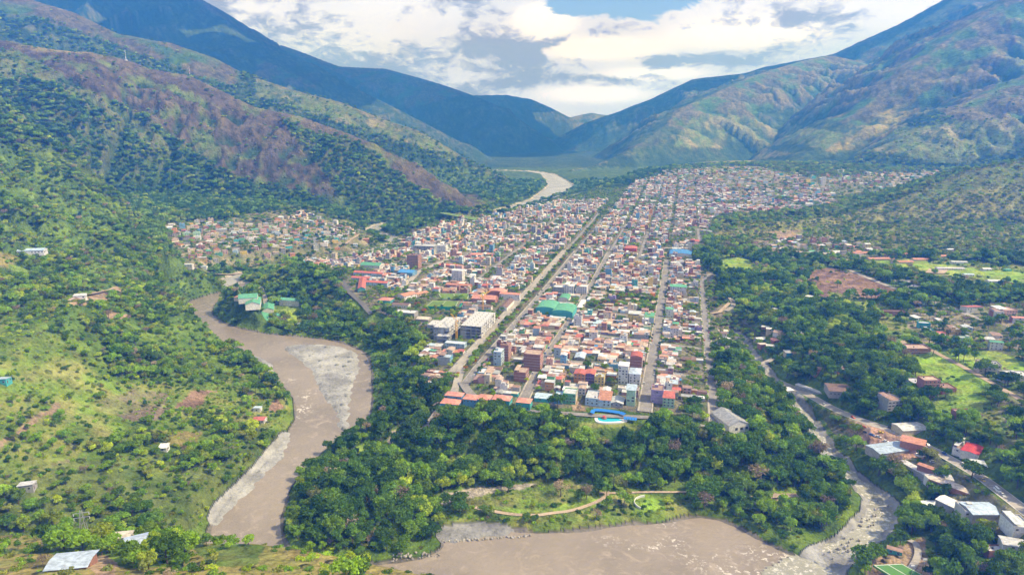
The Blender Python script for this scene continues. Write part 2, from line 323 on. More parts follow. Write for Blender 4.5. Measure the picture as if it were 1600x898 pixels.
# class, pixel outline used to find the plan area, nearest and farthest forward distance it applies to
AREAS = [
 ('farforest', [(-400, -400), (2000, -400), (2000, 262), (-400, 262)], 2350, 20000),
 ('brown', [(60, -60), (900, -60), (900, 100), (640, 170), (520, 110), (400, 60), (300, 0)], 4300, 20000),
 # left spur
 ('brown', [(-300, 20), (0, 62), (80, 70), (300, 112), (400, 160), (540, 200), (684, 250), (765, 322), (735, 330), (690, 318), (650, 290), (610, 262), (560, 225), (520, 210), (470, 205), (440, 190), (500, 262), (545, 325), (520, 325), (470, 300), (400, 285), (350, 268), (290, 225), (240, 190), (180, 160), (100, 145), (60, 100), (-300, 90)], 900, 2420),
 ('browngreen', [(-300, 60), (30, 80), (85, 110), (170, 160), (270, 225), (240, 232), (160, 178), (90, 130), (-300, 110)], 900, 2400),
 ('drygrass', [(-300, 15), (0, 25), (60, 50), (110, 75), (140, 84), (60, 82), (0, 60), (-300, 50)], 900, 2500),
 ('bushy', [(440, 186), (480, 200), (540, 225), (600, 262), (640, 292), (680, 322), (620, 345), (560, 340), (520, 290), (480, 240)], 1400, 2400), ('browngreen', [(290, 200), (330, 205), (345, 240), (310, 245)], 1300, 2400),
 ('brown', [(-200, -60), (120, 15), (184, 48), (267, 62), (378, 110), (370, 135), (320, 125), (250, 95), (190, 75), (150, 60), (100, 40), (-200, -20)], 2450, 3600),
 ('browngreen', [(400, 110), (534, 156), (650, 200), (735, 250), (650, 228), (560, 200), (470, 172), (400, 150)], 2450, 3600),
 ('brown', [(400, 90), (470, 120), (560, 170), (640, 200), (600, 190), (500, 140), (400, 120)], 3600, 5200),
 # right mountains
 ('brown', [(1040, 195), (1060, 170), (1110, 150), (1170, 120), (1260, 90), (1330, 75), (1500, 30), (1700, -40), (2100, -100), (2100, 150), (1700, 180), (1600, 190), (1500, 190), (1460, 170), (1400, 190), (1330, 200), (1260, 170), (1200, 170), (1150, 205), (1100, 212)], 2600, 5600),
 ('browngreen', [(1080, 185), (1150, 180), (1330, 210), (1420, 200), (1500, 190), (2100, 160), (2100, 240), (1600, 235), (1480, 258), (1400, 240), (1300, 238), (1250, 225), (1150, 232), (1050, 230)], 2400, 5000),
 ('drygrass', [(1290, 235), (1330, 205), (1400, 165), (1440, 160), (1400, 200), (1350, 235)], 2400, 4500),
 ('farforest', [(1180, 115), (1260, 92), (1440, 60), (1520, 20), (1470, 0), (1300, 60)], 2600, 7000),
 ('drygrass', [(1060, 235), (1180, 230), (1240, 240), (1150, 256), (1060, 250)], 2000, 4000),
 # right hill
 ('hillscrub', [(2200, 190), (1600, 245), (1520, 262), (1450, 290), (1400, 310), (1330, 330), (1130, 350), (1100, 372), (1200, 380), (1400, 395), (1600, 405), (2200, 430)], 1050, 2000),
 ('browngreen', [(2200, 200), (1600, 252), (1500, 272), (1430, 306), (1380, 322), (1440, 318), (1500, 300), (1600, 285), (2200, 260)], 1300, 2000),
 ('bare', [(1195, 362), (1250, 360), (1262, 374), (1225, 378)], 1000, 1700),
 # town and settlements
 ('town', [(685, 642), (718, 598), (668, 598), (662, 545), (640, 500), (598, 488), (536, 462), (535, 436), (476, 422), (470, 405), (600, 385), (640, 360), (690, 345), (820, 330), (870, 310), (930, 296), (1000, 290), (1060, 292), (1120, 303), (1200, 313), (1320, 318), (1250, 331), (1120, 341), (1100, 380), (1075, 400), (1125, 440), (1120, 470), (1210, 520), (1170, 545), (1115, 545), (1122, 655), (1060, 646), (960, 640), (930, 636), (850, 636)], 400, 4000),
 ('settle', [(255, 350), (330, 345), (420, 330), (470, 325), (560, 350), (600, 385), (480, 405), (380, 418), (290, 418)], 900, 2400),
 ('settle', [(1170, 375), (1290, 372), (1420, 392), (1340, 410), (1230, 400), (1150, 392)], 800, 1700),
 ('settle', [(1420, 480), (1600, 470), (2000, 470), (2000, 560), (1600, 556), (1420, 530)], 500, 1200),
 ('settle', [(985, 290), (1040, 270), (1110, 260), (1190, 260), (1330, 298), (1300, 318), (1120, 304), (1050, 292)], 1500, 4000),
 ('settle', [(1230, 278), (1400, 272), (1480, 266), (1420, 300), (1300, 310), (1230, 305)], 1900, 3400),
 ('settle', [(1560, 610), (2000, 600), (2000, 700), (1640, 690), (1560, 655)], 400, 900),
 # left bank
 ('drygrass', [(-500, 380), (0, 392), (40, 408), (0, 416), (-500, 420)], 300, 1400),
 ('bare', [(100, 474), (140, 462), (180, 448), (192, 456), (150, 470), (110, 480)], 400, 1400),
 ('bare', [(160, 486), (196, 490), (190, 500), (160, 494)], 400, 1400),
 ('scrub', [(-700, 540), (0, 500), (40, 502), (110, 540), (160, 585), (230, 600), (330, 600), (400, 590), (450, 620), (462, 655), (440, 680), (330, 660), (250, 690), (150, 700), (60, 780), (0, 820), (-700, 900)], 150, 1000),
 ('grass', [(-300, 590), (120, 560), (170, 590), (220, 660), (150, 700), (80, 640), (0, 620)], 150, 1000),
 ('fallow', [(158, 625), (210, 605), (262, 616), (250, 650), (200, 655), (165, 642)], 150, 1000),
 ('ploughed', [(268, 640), (306, 612), (336, 612), (298, 646)], 150, 1000),
 ('bare', [(-300, 720), (0, 690), (56, 652), (90, 626), (100, 634), (50, 668), (0, 700), (-300, 760)], 150, 1000),
 ('drygrass', [(258, 696), (276, 670), (318, 672), (300, 700)], 150, 1000),
 ('ploughed', [(415, 638), (436, 622), (446, 634), (430, 642)], 150, 1000),
 ('fallow', [(84, 724), (112, 722), (120, 734), (92, 736)], 150, 1000),
 ('bushy', [(-300, 780), (60, 760), (100, 730), (330, 700), (400, 660), (440, 690), (330, 800), (300, 835), (-300, 900)], 150, 1000),
 ('drygrass', [(-600, 800), (0, 836), (75, 834), (62, 850), (0, 856), (-600, 880)], 100, 360),
 ('drygrass', [(300, 850), (400, 846), (456, 855), (566, 876), (640, 892), (760, 930), (800, 1100), (250, 1200), (-900, 1300), (-900, 860), (0, 860), (70, 860), (150, 880), (250, 880)], 100, 310),
 ('browngreen', [(300, 852), (350, 850), (420, 855), (400, 880), (330, 885)], 100, 310),
 ('forest', [(120, 845), (250, 850), (300, 858), (280, 885), (200, 890), (120, 862)], 100, 310),
 ('bare', [(140, 880), (150, 868), (175, 868), (184, 880), (176, 900), (145, 902)], 100, 310),
 # bend and peninsula
 ('meadow', [(432, 482), (470, 478), (488, 492), (470, 500), (440, 498)], 700, 1200),
 ('meadow', [(505, 460), (570, 480), (602, 500), (600, 520), (580, 512), (540, 480)], 700, 1200),
 ('grass', [(680, 775), (740, 760), (860, 752), (925, 758), (955, 770), (930, 790), (860, 812), (800, 806), (740, 790)], 380, 520),
 ('sand', [(680, 783), (700, 770), (760, 756), (820, 755), (840, 760), (780, 762), (740, 778), (700, 786)], 380, 520),
 ('scrub', [(690, 812), (800, 811), (860, 806), (950, 788), (1000, 800), (1095, 800), (1080, 814), (980, 824), (880, 834), (700, 828)], 380, 520),
 ('grass', [(940, 780), (990, 772), (1084, 774), (1080, 800), (1000, 802), (950, 792)], 380, 520),
 ('meadow', [(760, 792), (860, 795), (930, 780), (948, 776), (920, 790), (870, 800), (800, 801)], 380, 520),
 ('meadow', [(540, 705), (570, 694), (606, 694), (600, 708), (560, 716)], 420, 620),
 ('sand', [(598, 692), (614, 676), (648, 660), (652, 668), (632, 688), (610, 700)], 420, 640),
 ('meadow', [(992, 786), (1004, 778), (1020, 778), (1040, 788), (1036, 796), (1010, 798)], 380, 520),
 ('bare', [(1168, 778), (1200, 772), (1250, 774), (1230, 786), (1180, 790)], 380, 520),
 ('drygrass', [(540, 830), (580, 824), (600, 835), (560, 840)], 330, 520),
 ('bare', [(902, 622), (890, 640), (912, 640), (912, 636)], 480, 620),
 ('grass', [(850, 650), (930, 660), (1010, 662), (1000, 672), (930, 668), (860, 662)], 480, 620),
 # right side
 ('meadow', [(1124, 408), (1160, 402), (1188, 416), (1180, 428), (1130, 430)], 700, 1600),
 ('ploughed', [(1258, 420), (1300, 418), (1370, 436), (1412, 460), (1400, 468), (1330, 462), (1280, 466), (1262, 440)], 700, 1600),
 ('grass', [(1290, 452), (1340, 462), (1400, 484), (1430, 500), (1380, 500), (1300, 470)], 600, 1500),
 ('grass', [(1330, 410), (1430, 404), (1600, 415), (2000, 430), (2000, 480), (1640, 455), (1560, 455), (1480, 448), (1420, 430), (1380, 425)], 800, 1700),
 ('meadow', [(1360, 408), (1440, 405), (1500, 418), (1600, 424), (2000, 440), (2000, 460), (1600, 445), (1500, 432), (1430, 420)], 800, 1700),
 ('gravel', [(1390, 436), (1420, 436), (1445, 446), (1440, 454), (1412, 450)], 700, 1600),
 ('meadow', [(1415, 560), (1440, 553), (1476, 560), (1540, 596), (1555, 612), (1500, 616), (1440, 596)], 400, 1000),
 ('meadow', [(1440, 630), (1500, 612), (1548, 620), (1535, 648), (1470, 655)], 380, 900), ('grass', [(1358, 498), (1408, 503), (1428, 528), (1402, 546), (1366, 522)], 500, 1200), ('grass', [(1500, 650), (1560, 640), (1600, 690), (1560, 700)], 380, 900),
 ('meadow', [(1475, 552), (1560, 548), (1640, 575), (2000, 640), (2000, 660), (1600, 605), (1530, 578)], 400, 1000),
 ('grass', [(1520, 655), (1570, 665), (1580, 690), (1530, 678)], 380, 900),
 ('settle', [(1270, 640), (1340, 650), (1450, 700), (1530, 760), (1610, 810), (1600, 860), (1540, 840), (1470, 760), (1380, 730), (1320, 700)], 300, 800),
 ('redearth', [(1326, 672), (1345, 658), (1384, 668), (1430, 696), (1440, 712), (1380, 718), (1348, 698)], 400, 700),
 ('bare', [(1400, 856), (1420, 845), (1450, 842), (1450, 900), (1370, 940), (1350, 880)], 280, 500),
 ('drygrass', [(1545, 870), (1600, 868), (1700, 870), (1700, 890), (1560, 885)], 280, 500),
 ('grass', [(1160, 660), (1200, 640), (1215, 660), (1190, 680)], 400, 700),
]
def cover(x, y, z=None):
    """ground colour and tree density at plan points"""
    x = np.asarray(x, float); y = np.asarray(y, float)
    if z is None: z = height(x, y)
    n1 = fbm(x/90, y/90, 4); n2 = fbm(x/22+50, y/22, 4); n3 = fbm(x/400, y/400, 4)
    px, py = proj(x, y, z); sc = np.clip(700/y, .25, 1.6)
    px = px+(14*n1+9*n2)*sc; py = py+(8*fbm(x/80+9, y/80, 3)+4*n2)*sc
    mixn = sstep(-.35, .45, n2+.5*n1)
    a, b, de = CLS['forest']; A = np.array(a); B = np.array(b)
    rgb = A+(B-A)*mixn[:, None]; dens = np.full(x.shape, de)
    for cls, P, y0, y1 in AREAS:
        m = inpoly(px, py, P) & (y > y0) & (y < y1)
        if not m.any(): continue
        a, b, de = CLS[cls]; A = np.array(a); B = np.array(b)
        rgb[m] = A+(B-A)*mixn[m][:, None]; dens[m] = de
    far = y > 2450                                           # patchy woods and bare flanks on the far slopes
    nf = fbm(x/170+3, y/170, 5); ng_ = fbm(x/60, y/60+8, 4)
    p = sstep(-.05, .22, nf+.3*n3+.35*ng_-.03)*far*(dens < .9)
    G = np.array(CLS['farforest'][0]); rgb = rgb*(1-p[:, None])+G*p[:, None]
    q = sstep(.10, .5, -n3+.4*n1)*far*(dens > .5)*(y > 4000)
    rgb = rgb*(1-.75*q[:, None])+np.array(CLS['brown'][0])*.75*q[:, None]
    q2 = sstep(.05, .30, nf-.4*ng_)*far*(dens > .1)*(dens < .5); rgb = rgb*(1-q2[:, None])+np.array([.20, .185, .085])*q2[:, None]
    k = (dens < .15)*(y < 2450)*(y > 1400)*sstep(.12, .34, fbm(x/60, y/60, 4))   # bushes climbing the gullies of the brown spur
    rgb = rgb*(1-k[:, None]*.7)+np.array(CLS['forest'][1])*k[:, None]*.7; 
    fb = far & (dens < .1); rgb[fb] = rgb[fb]*np.where((x[fb] > 700)[:, None], np.array([1.6, 1.85, 1.15]), np.array([1.15, 1.25, .95])); ro = far & (x > 700) & (dens >= .1); rgb[ro] = rgb[ro]*np.array([1.35, 1.35, 1.2])  # right-hand far slopes brightened in colour to stand in for sunlight
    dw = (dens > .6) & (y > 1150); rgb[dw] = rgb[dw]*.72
    rgb = rgb*(1+.22*n2[:, None])
    sr = sdf(x, y, RIVER)
    wet = (sr < 1.5+3*n2) & (z < ZR+4)
    rgb[wet] = np.array(CLS['gravel'][0])*(.5+.15*mixn[wet][:, None])*np.array([1, .92, .78])
    dens = np.where(sr < 5, 0, dens)
    for bi, B in enumerate(BARS):
        m = sdf(x, y, B) < 4
        rgb[m] = np.array(CLS['gravel'][0])*((.9 if bi != 3 else .62)+.35*mixn[m][:, None]); dens[m] = 0
    for P in (STREAM, FARRIVER):
        d, e, _, _ = segdist(x, y, P); m = d < e[..., 0]+3+3*n2
        rgb[m] = np.array(CLS['gravel'][0] if P is STREAM else CLS['sand'][0])*(.7+.4*mixn[m][:, None]); dens = np.where(d < e[..., 0]+(8 if P is STREAM else 4), 0, dens)
    return rgb, dens

# ------------------------------------------------------------------ mesh helpers
def raw_mesh(name, co, faces4=None, faces=None, colors=None, mats=(), mat_idx=None, smooth=False):
    me = bpy.data.meshes.new(name)
    if faces4 is not None:
        faces4 = np.asarray(faces4, np.int32); n = len(faces4); k = faces4.shape[1]
        me.vertices.add(len(co)); me.vertices.foreach_set('co', np.asarray(co, np.float32).ravel())
        me.loops.add(n*k); me.loops.foreach_set('vertex_index', faces4.ravel())
        me.polygons.add(n); me.polygons.foreach_set('loop_start', np.arange(0, n*k, k, dtype=np.int32))
        me.polygons.foreach_set('loop_total', np.full(n, k, np.int32))
    else:
        me.from_pydata([tuple(c) for c in co], [], faces)
    if mat_idx is not None: me.polygons.foreach_set('material_index', np.asarray(mat_idx, np.int32))
    if smooth: me.polygons.foreach_set('use_smooth', np.ones(len(me.polygons), bool))
    if colors is not None:
        dom = 'POINT' if len(colors) == len(me.vertices) and len(colors) != len(me.polygons) else 'FACE'
        at = me.attributes.new('tint', 'FLOAT_COLOR', dom)
        c = np.ones((len(colors), 4), np.float32); c[:, :3] = colors; at.data.foreach_set('color', c.ravel())
    for m in mats: me.materials.append(m)
    me.update(calc_edges=True); me.validate()
    return me
def add(name, me, parent=None, **props):
    o = bpy.data.objects.new(name, me); COL.objects.link(o)
    if parent is not None: o.parent = parent
    for k, v in props.items(): o[k] = v
    return o
def material(name, base=None, rough=.8, spec=.2, metal=0.0):
    m = bpy.data.materials.new(name); m.use_nodes = True; g = NT(m.node_tree)
    o = g('ShaderNodeOutputMaterial'); b = g('ShaderNodeBsdfPrincipled'); g.l.new(b.outputs[0], o.inputs[0])
    b.inputs['Roughness'].default_value = rough; b.inputs['Specular IOR Level'].default_value = spec; b.inputs['Metallic'].default_value = metal
    if base is not None: g.put(b.inputs['Base Color'], base)
    m.diffuse_color = tuple(base[:3])+(1,) if base is not None and not isinstance(base, bpy.types.NodeSocket) else (.5, .5, .5, 1)
    return m, g, b

def ground_material():
    m, g, b = material('ground_cover', rough=.95, spec=.05)
    at = g('ShaderNodeAttribute', attribute_name='tint'); pos = g('ShaderNodeNewGeometry').outputs['Position']
    n = g.noise(pos, .35, 4, .65); n2 = g.noise(pos, .06, 5, .6); n3 = g.noise(pos, .012, 6, .65)
    f = g.m('ADD', g.m('ADD', g.ramp(n, .3, .7, -.25, .25), g.ramp(n2, .3, .7, -.28, .28)), g.ramp(n3, .3, .7, -.2, .2))
    f = g.m('MULTIPLY', f, at.outputs['Alpha']); col = g.mix(1.0, at.outputs[0], g.v('ADD', (1, 1, 1), f), 'MULTIPLY')
    # low bushes and dry patches too small to be trees
    vo = g('ShaderNodeTexVoronoi'); g.put(vo.inputs['Vector'], pos); g.put(vo.inputs['Scale'], .085)
    bush = g.m('MULTIPLY', g.ramp(vo.outputs[0], .28, .12), g.ramp(n3, .42, .62))
    col = g.mix(g.m('MULTIPLY', bush, .55), col, (.04, .07, .02))
    g.put(b.inputs['Base Color'], col)
    bp = g('ShaderNodeBump'); bp.inputs['Strength'].default_value = .8; bp.inputs['Distance'].default_value = 5.0
    g.put(bp.inputs['Height'], g.m('MULTIPLY', at.outputs['Alpha'], g.m('ADD', g.m('MULTIPLY', n, .35), g.m('ADD', g.m('MULTIPLY', bush, 1.2), g.m('MULTIPLY', n3, 6.0))))); g.l.new(bp.outputs[0], b.inputs['Normal'])
    return m
def water_material(name, base, foam_scale=.05, stream=False):
    m, g, b = material(name, rough=.22, spec=.5)
    pos = g('ShaderNodeNewGeometry').outputs['Position']
    big = g.noise(pos, .012, 4, .55, .4); mid = g.noise(pos, .07, 6, .65, 1.8); fine = g.noise(pos, .6, 3, .6)
    col = g.mix(g.ramp(big, .35, .65), base, tuple(c*.76 for c in base))
    col = g.mix(g.ramp(mid, .5, .75), col, tuple(min(1, c*1.22) for c in base))
    if stream:
        foam = g.m('MULTIPLY', g.ramp(g.noise(pos, .35, 5, .7, .3), .50, .62), g.ramp(mid, .36, .52)); col = g.mix(foam, col, (.62, .60, .56))
    else:
        at = g('ShaderNodeAttribute', attribute_name='tint'); sx = g('ShaderNodeSeparateColor'); g.put(sx.inputs[0], at.outputs[0])
        foam = g.m('MULTIPLY', sx.outputs[0], g.ramp(g.noise(pos, .28, 5, .7, .5), .52, .64)); col = g.mix(foam, col, (.62, .57, .52))
    g.put(b.inputs['Base Color'], col)
    bp = g('ShaderNodeBump'); bp.inputs['Strength'].default_value = .55; bp.inputs['Distance'].default_value = .8
    mp = g('ShaderNodeMapping'); g.put(mp.inputs[0], pos); mp.inputs['Scale'].default_value = (1, 1.6, 1)
    g.put(bp.inputs['Height'], g.m('ADD', g.m('MULTIPLY', g.noise(mp.outputs[0], .22, 5, .6, .5), 1.6), g.m('MULTIPLY', fine, .4))); g.l.new(bp.outputs[0], b.inputs['Normal'])
    return m

def build_ground(nr=1200, na=900):
    r = np.exp(np.linspace(math.log(110), math.log(12600), nr)); az = np.radians(np.linspace(-47, 47, na))
    R, A = np.meshgrid(r, az, indexing='ij'); x = (R*np.sin(A)).ravel(); y = (R*np.cos(A)).ravel()
    z = height(x, y); rgb, _ = cover(x, y, z)
    zg = z.reshape(nr, na)                              # hollows are darker green, ribs paler tan
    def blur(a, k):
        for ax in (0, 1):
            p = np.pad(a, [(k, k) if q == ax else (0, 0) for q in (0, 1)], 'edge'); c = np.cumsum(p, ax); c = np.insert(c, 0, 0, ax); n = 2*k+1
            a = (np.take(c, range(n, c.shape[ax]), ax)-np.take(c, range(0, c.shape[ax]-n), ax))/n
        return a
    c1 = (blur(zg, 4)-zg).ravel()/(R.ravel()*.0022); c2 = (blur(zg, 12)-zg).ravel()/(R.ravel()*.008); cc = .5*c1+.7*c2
    w = sstep(1100, 1500, y); hollow_ = (sstep(.15, 1.0, cc)*w*.85)[:, None]; dry = (sstep(.2, 1.1, -cc)*w*.42)[:, None]; lum = rgb.mean(1)
    hi_ = (z > ZR+12) & (rgb[:, 0] > .05); hollow_[~hi_] = 0; dry[~hi_] = 0
    rgb = rgb*(1-hollow_)+np.array([.038, .072, .020])*hollow_; rgb = rgb*(1-dry)+np.where(((x > 300) & (y > 2400))[:, None], np.array([.30, .26, .13]), np.array([.15, .125, .075]))*dry
    i = np.arange((nr-1)*(na-1)); a = (i//(na-1))*na+i % (na-1)
    F4 = np.stack([a, a+1, a+na+1, a+na], 1)[:, ::-1]
    sat = (rgb.max(1)-rgb.min(1))/(rgb.max(1)+1e-6); alpha = np.where((z < ZR+6) & (sat < .25), .55, 1.0)
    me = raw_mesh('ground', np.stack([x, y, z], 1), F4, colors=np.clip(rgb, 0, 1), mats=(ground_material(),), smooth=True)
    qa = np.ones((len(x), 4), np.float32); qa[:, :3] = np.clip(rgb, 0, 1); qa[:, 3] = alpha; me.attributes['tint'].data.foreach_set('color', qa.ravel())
    add('ground', me, kind='structure')
    return x, y, z
GX = build_ground()
def sheet(name, x0, x1, y0, y1, step, keep, z, mat, tint=None):
    """a water sheet of small squares wherever keep(x, y) holds"""
    xs = np.arange(x0, x1, step); ys = np.arange(y0, y1, step); X, Y = np.meshgrid(xs, ys, indexing='ij'); nx, ny = X.shape
    k = keep(X.ravel(), Y.ravel()).reshape(nx, ny); i, j = np.nonzero(k[:-1, :-1] | k[1:, :-1] | k[:-1, 1:] | k[1:, 1:])
    f = np.stack([i*ny+j, (i+1)*ny+j, (i+1)*ny+j+1, i*ny+j+1], 1); u, inv = np.unique(f.ravel(), return_inverse=True)
    P = np.stack([X.ravel()[u], Y.ravel()[u]], 1); Z = np.full(len(P), z) if not callable(z) else z(P[:, 0], P[:, 1])
    c = tint(P[:, 0], P[:, 1]) if tint else None
    return add(name, raw_mesh(name, np.c_[P, Z], inv.reshape(-1, 4), colors=c, mats=(mat,), smooth=True), kind='structure')
def rapids(x, y):
    t = np.zeros(len(x))
    for px, py, rx, ry in [(470, 640, 18, 10), (480, 618, 10, 8), (1050, 848, 20, 8), (1045, 819, 14, 4), (955, 845, 16, 5), (983, 852, 10, 4), (1022, 855, 12, 4), (1065, 868, 12, 5), (1100, 878, 26, 9), (1140, 893, 30, 10), (1180, 862, 20, 8), (1210, 870, 30, 12), (1240, 890, 30, 14), (1125, 866, 14, 5), (450, 595, 8, 5), (520, 885, 30, 8), (1200, 895, 40, 10)]:
        qx, qy = unz(px, py, ZR); ex, _ = unz(px+rx, py, ZR); _, ey = unz(px, py-ry, ZR)
        t = np.maximum(t, np.exp(-(((x-qx)/(ex-qx))**2+((y-qy)/(ey-qy))**2)))
    return np.stack([t*1.6, t, t], 1)
RB = np.array(RIVER)
sheet('river', RB[:, 0].min()-20, RB[:, 0].max()+60, RB[:, 1].min()-10, RB[:, 1].max()+20, 5, lambda x, y: sdf(x, y, RIVER) < 14, ZR, water_material('river_water', (.285, .238, .185)), rapids)
sheet('distant_river', -700, 1400, 1100, 3900, 14, lambda x, y: segdist(x, y, FARRIVER)[0] < 70, ZR-.4, water_material('distant_water', (.40, .395, .37)), lambda x, y: np.zeros((len(x), 3)))
sheet('stream', 130, 420, 330, 760, 2.5, lambda x, y: (lambda q: q[0] < q[1][..., 0]+3)(segdist(x, y, STREAM)), lambda x, y: -28.6+.35*fbm(x/6, y/6, 3)-1.6*sstep(395, 345, y), water_material('stream_water', (.34, .33, .26), stream=True))

# ------------------------------------------------------------------ haze
def build_haze():
    m = bpy.data.materials.new('haze_air'); m.use_nodes = True; g = NT(m.node_tree); o = g('ShaderNodeOutputMaterial')
    v = g('ShaderNodeVolumePrincipled'); v.inputs['Color'].default_value = (.06, .31, 1.0, 1); v.inputs['Absorption Color'].default_value = (1, 1, 1, 1); v.inputs['Density'].default_value = 1.75e-4; v.inputs['Anisotropy'].default_value = 0.0
    g.l.new(v.outputs[0], o.inputs['Volume'])
    zt = max(float(GX[2].max()), HC)+15; zb = float(GX[2].min())-1
    x0, x1, y0, y1 = -9400, 9400, -60, 12700
    co = [(x, y, z) for z in (zb, zt) for y in (y0, y1) for x in (x0, x1)]
    fs = [(0, 2, 3, 1), (4, 5, 7, 6), (0, 1, 5, 4), (2, 6, 7, 3), (0, 4, 6, 2), (1, 3, 7, 5)]
    add('haze', raw_mesh('haze', co, faces=fs, mats=(m,)), kind='stuff', label='thin blue haze filling the whole valley', category='haze')
build_haze()

# ------------------------------------------------------------------ unseen cloud banks, put above the haze to shade the far ranges
def build_shade_clouds():
    import bmesh
    m, g, b = material('cloud_white', (.86, .87, .90), 1.0, 0.0); top = bpy.data.objects['haze'].data; zt = max(v.co.z for v in top.vertices)
    r = random.Random(4); hx, hy = math.sin(SUN_AZ)/math.tan(SUN_EL), math.cos(SUN_AZ)/math.tan(SUN_EL)
    for i, (cx, cy, gz, rx, ry) in enumerate([(-2600, 6300, 500, 1900, 1500), (-300, 7400, 250, 1700, 1700), (1300, 7000, 250, 1000, 1300), (-900, 9600, 300, 2400, 1100), (2300, 5900, 350, 520, 330), (3300, 4550, 500, 420, 300), (-3900, 4700, 600, 1000, 600), (-1700, 4650, 350, 1500, 520), (-150, 5500, 100, 900, 600), (1500, 6150, 350, 950, 420), (2350, 4150, 450, 430, 230)]):
        zb = zt+1000; cx2, cy2 = cx+hx*(zb-gz), cy+hy*(zb-gz); bm = bmesh.new()
        for k in range(26):
            a = r.uniform(0, 6.28); q = math.sqrt(r.random()); s = r.uniform(.26, .42)*min(rx, ry); mt = __import__('mathutils').Matrix.Translation((cx2+rx*.72*q*math.cos(a), cy2+ry*.72*q*math.sin(a), zb+s*.25))@__import__('mathutils').Matrix.Diagonal((s*1.25, s*1.1, s*.42, 1)); bmesh.ops.create_icosphere(bm, subdivisions=3, radius=1.0, matrix=mt)
        co = np.array([v.co for v in bm.verts]); n = fbm(co[:, 0]/260, co[:, 1]/260+co[:, 2]/190, 4)
        for v, q in zip(bm.verts, n): v.co.z += q*70; v.co.x += q*60
        for v in bm.verts: v.co.z = max(v.co.z, zt+40)
        me = bpy.data.meshes.new('shade_cloud'); bm.to_mesh(me); bm.free(); me.materials.append(m); me.polygons.foreach_set('use_smooth', [True]*len(me.polygons)); add('shade_cloud', me, kind='stuff', label='unseen cloud bank added to shade the far ranges', category='cloud')
build_shade_clouds()
# ------------------------------------------------------------------ town axes, occupied ground
TA = math.radians(14.04); US, UC = math.sin(TA), math.cos(TA)
def uv(u, v): return (u*US+v*UC, u*UC-v*US)              # town plan (along the streets, across them) to world
def to_uv(x, y): return (x*US+y*UC, x*UC-y*US)
OX0, OY0, OC = -1500.0, 150.0, 2.0
OCC = np.zeros((1700, 1500), bool)
def occ_idx(x, y): return np.clip(((np.asarray(x)-OX0)/OC).astype(int), 0, OCC.shape[0]-1), np.clip(((np.asarray(y)-OY0)/OC).astype(int), 0, OCC.shape[1]-1)
def occupied(x, y): i, j = occ_idx(x, y); return OCC[i, j]
def occ_rect(x, y, rot, hx, hy, m=0.0):
    hx += m; hy += m; a = np.arange(-hx, hx+.9, 1.0); b = np.arange(-hy, hy+.9, 1.0); A, B = np.meshgrid(a, b); c, s = math.cos(rot), math.sin(rot)
    i, j = occ_idx(x+A*c-B*s, y+A*s+B*c); OCC[i, j] = True
def rect_free(x, y, rot, hx, hy):
    a = np.linspace(-hx, hx, 7); b = np.linspace(-hy, hy, 7); A, B = np.meshgrid(a, b); c, s = math.cos(rot), math.sin(rot)
    return not occupied(x+A*c-B*s, y+A*s+B*c).any()
def occ_line(P, w):
    for (x0, y0), (x1, y1) in zip(P[:-1], P[1:]):
        L = math.hypot(x1-x0, y1-y0); occ_rect((x0+x1)/2, (y0+y1)/2, math.atan2(y1-y0, x1-x0), L/2, w/2)
def densify(P, step):
    out = [P[0]]
    for a, b in zip(P[:-1], P[1:]):
        n = max(1, int(math.hypot(b[0]-a[0], b[1]-a[1])/step)); out += [(a[0]+(b[0]-a[0])*i/n, a[1]+(b[1]-a[1])*i/n) for i in range(1, n+1)]
    return out
def road_material(name, c, rough=.85):
    m, g, b = material(name, rough=rough, spec=.15); pos = g('ShaderNodeNewGeometry').outputs['Position']
    n = g.noise(pos, .5, 4, .6); n2 = g.noise(pos, .06, 3, .6)
    col = g.mix(g.ramp(n2, .35, .65), c, tuple(x*.72 for x in c)); col = g.mix(g.ramp(n, .45, .75), col, tuple(x*1.25 for x in c))
    g.put(b.inputs['Base Color'], col); return m
MR = dict(concrete=road_material('pale_concrete', (.36, .33, .29)), asphalt=road_material('worn_asphalt', (.135, .13, .125)), street=road_material('street_concrete', (.25, .235, .22)),
          dirt=road_material('dirt', (.42, .33, .24)), pave=road_material('pavement_slab', (.37, .34, .29)), paint=road_material('road_paint', (.75, .75, .7)), lawn=road_material('cut_lawn', (.14, .22, .035)), yard=road_material('yard_dirt', (.38, .30, .23)),
          red=road_material('red_earth', (.36, .20, .15)))
def ribbon(name, P, w, mat, lift=.3, step=3.0, off=0.0, curb=0.0, occ=True, kind='structure', margin=2.0, smooth=False):
    if smooth: P = smoothline(P)
    P = densify(P, step); P = np.array(P); T = np.gradient(P, axis=0); T /= np.linalg.norm(T, axis=1)[:, None]+1e-9; N = np.stack([T[:, 1], -T[:, 0]], 1)
    cols = [-1, 0, 1]; co = []; n = len(P)
    for k in cols:
        q = P+N*(off+k*w/2)
        co.append(np.c_[q, height(q[:, 0], q[:, 1])])
    zc = np.maximum.reduce([c[:, 2] for c in co]) if kind == 'structure' else co[1][:, 2]
    for _ in range(3): zc = np.convolve(np.pad(zc, 2, 'edge'), np.ones(5)/5, 'valid')
    for c in co: c[:, 2] = zc+lift
    if curb: co = [np.c_[co[0][:, :2], co[0][:, 2]-curb]]+co+[np.c_[co[-1][:, :2], co[-1][:, 2]-curb]]
    m = len(co); V = np.concatenate(co); F4 = [(j*n+i, j*n+i+1, (j+1)*n+i+1, (j+1)*n+i) for j in range(m-1) for i in range(n-1)]
    if occ: occ_line([tuple(p) for p in P+N*off], w+margin)
    return add(name, raw_mesh(name, V, np.array(F4)[:, ::-1], mats=(mat,)), kind=kind)
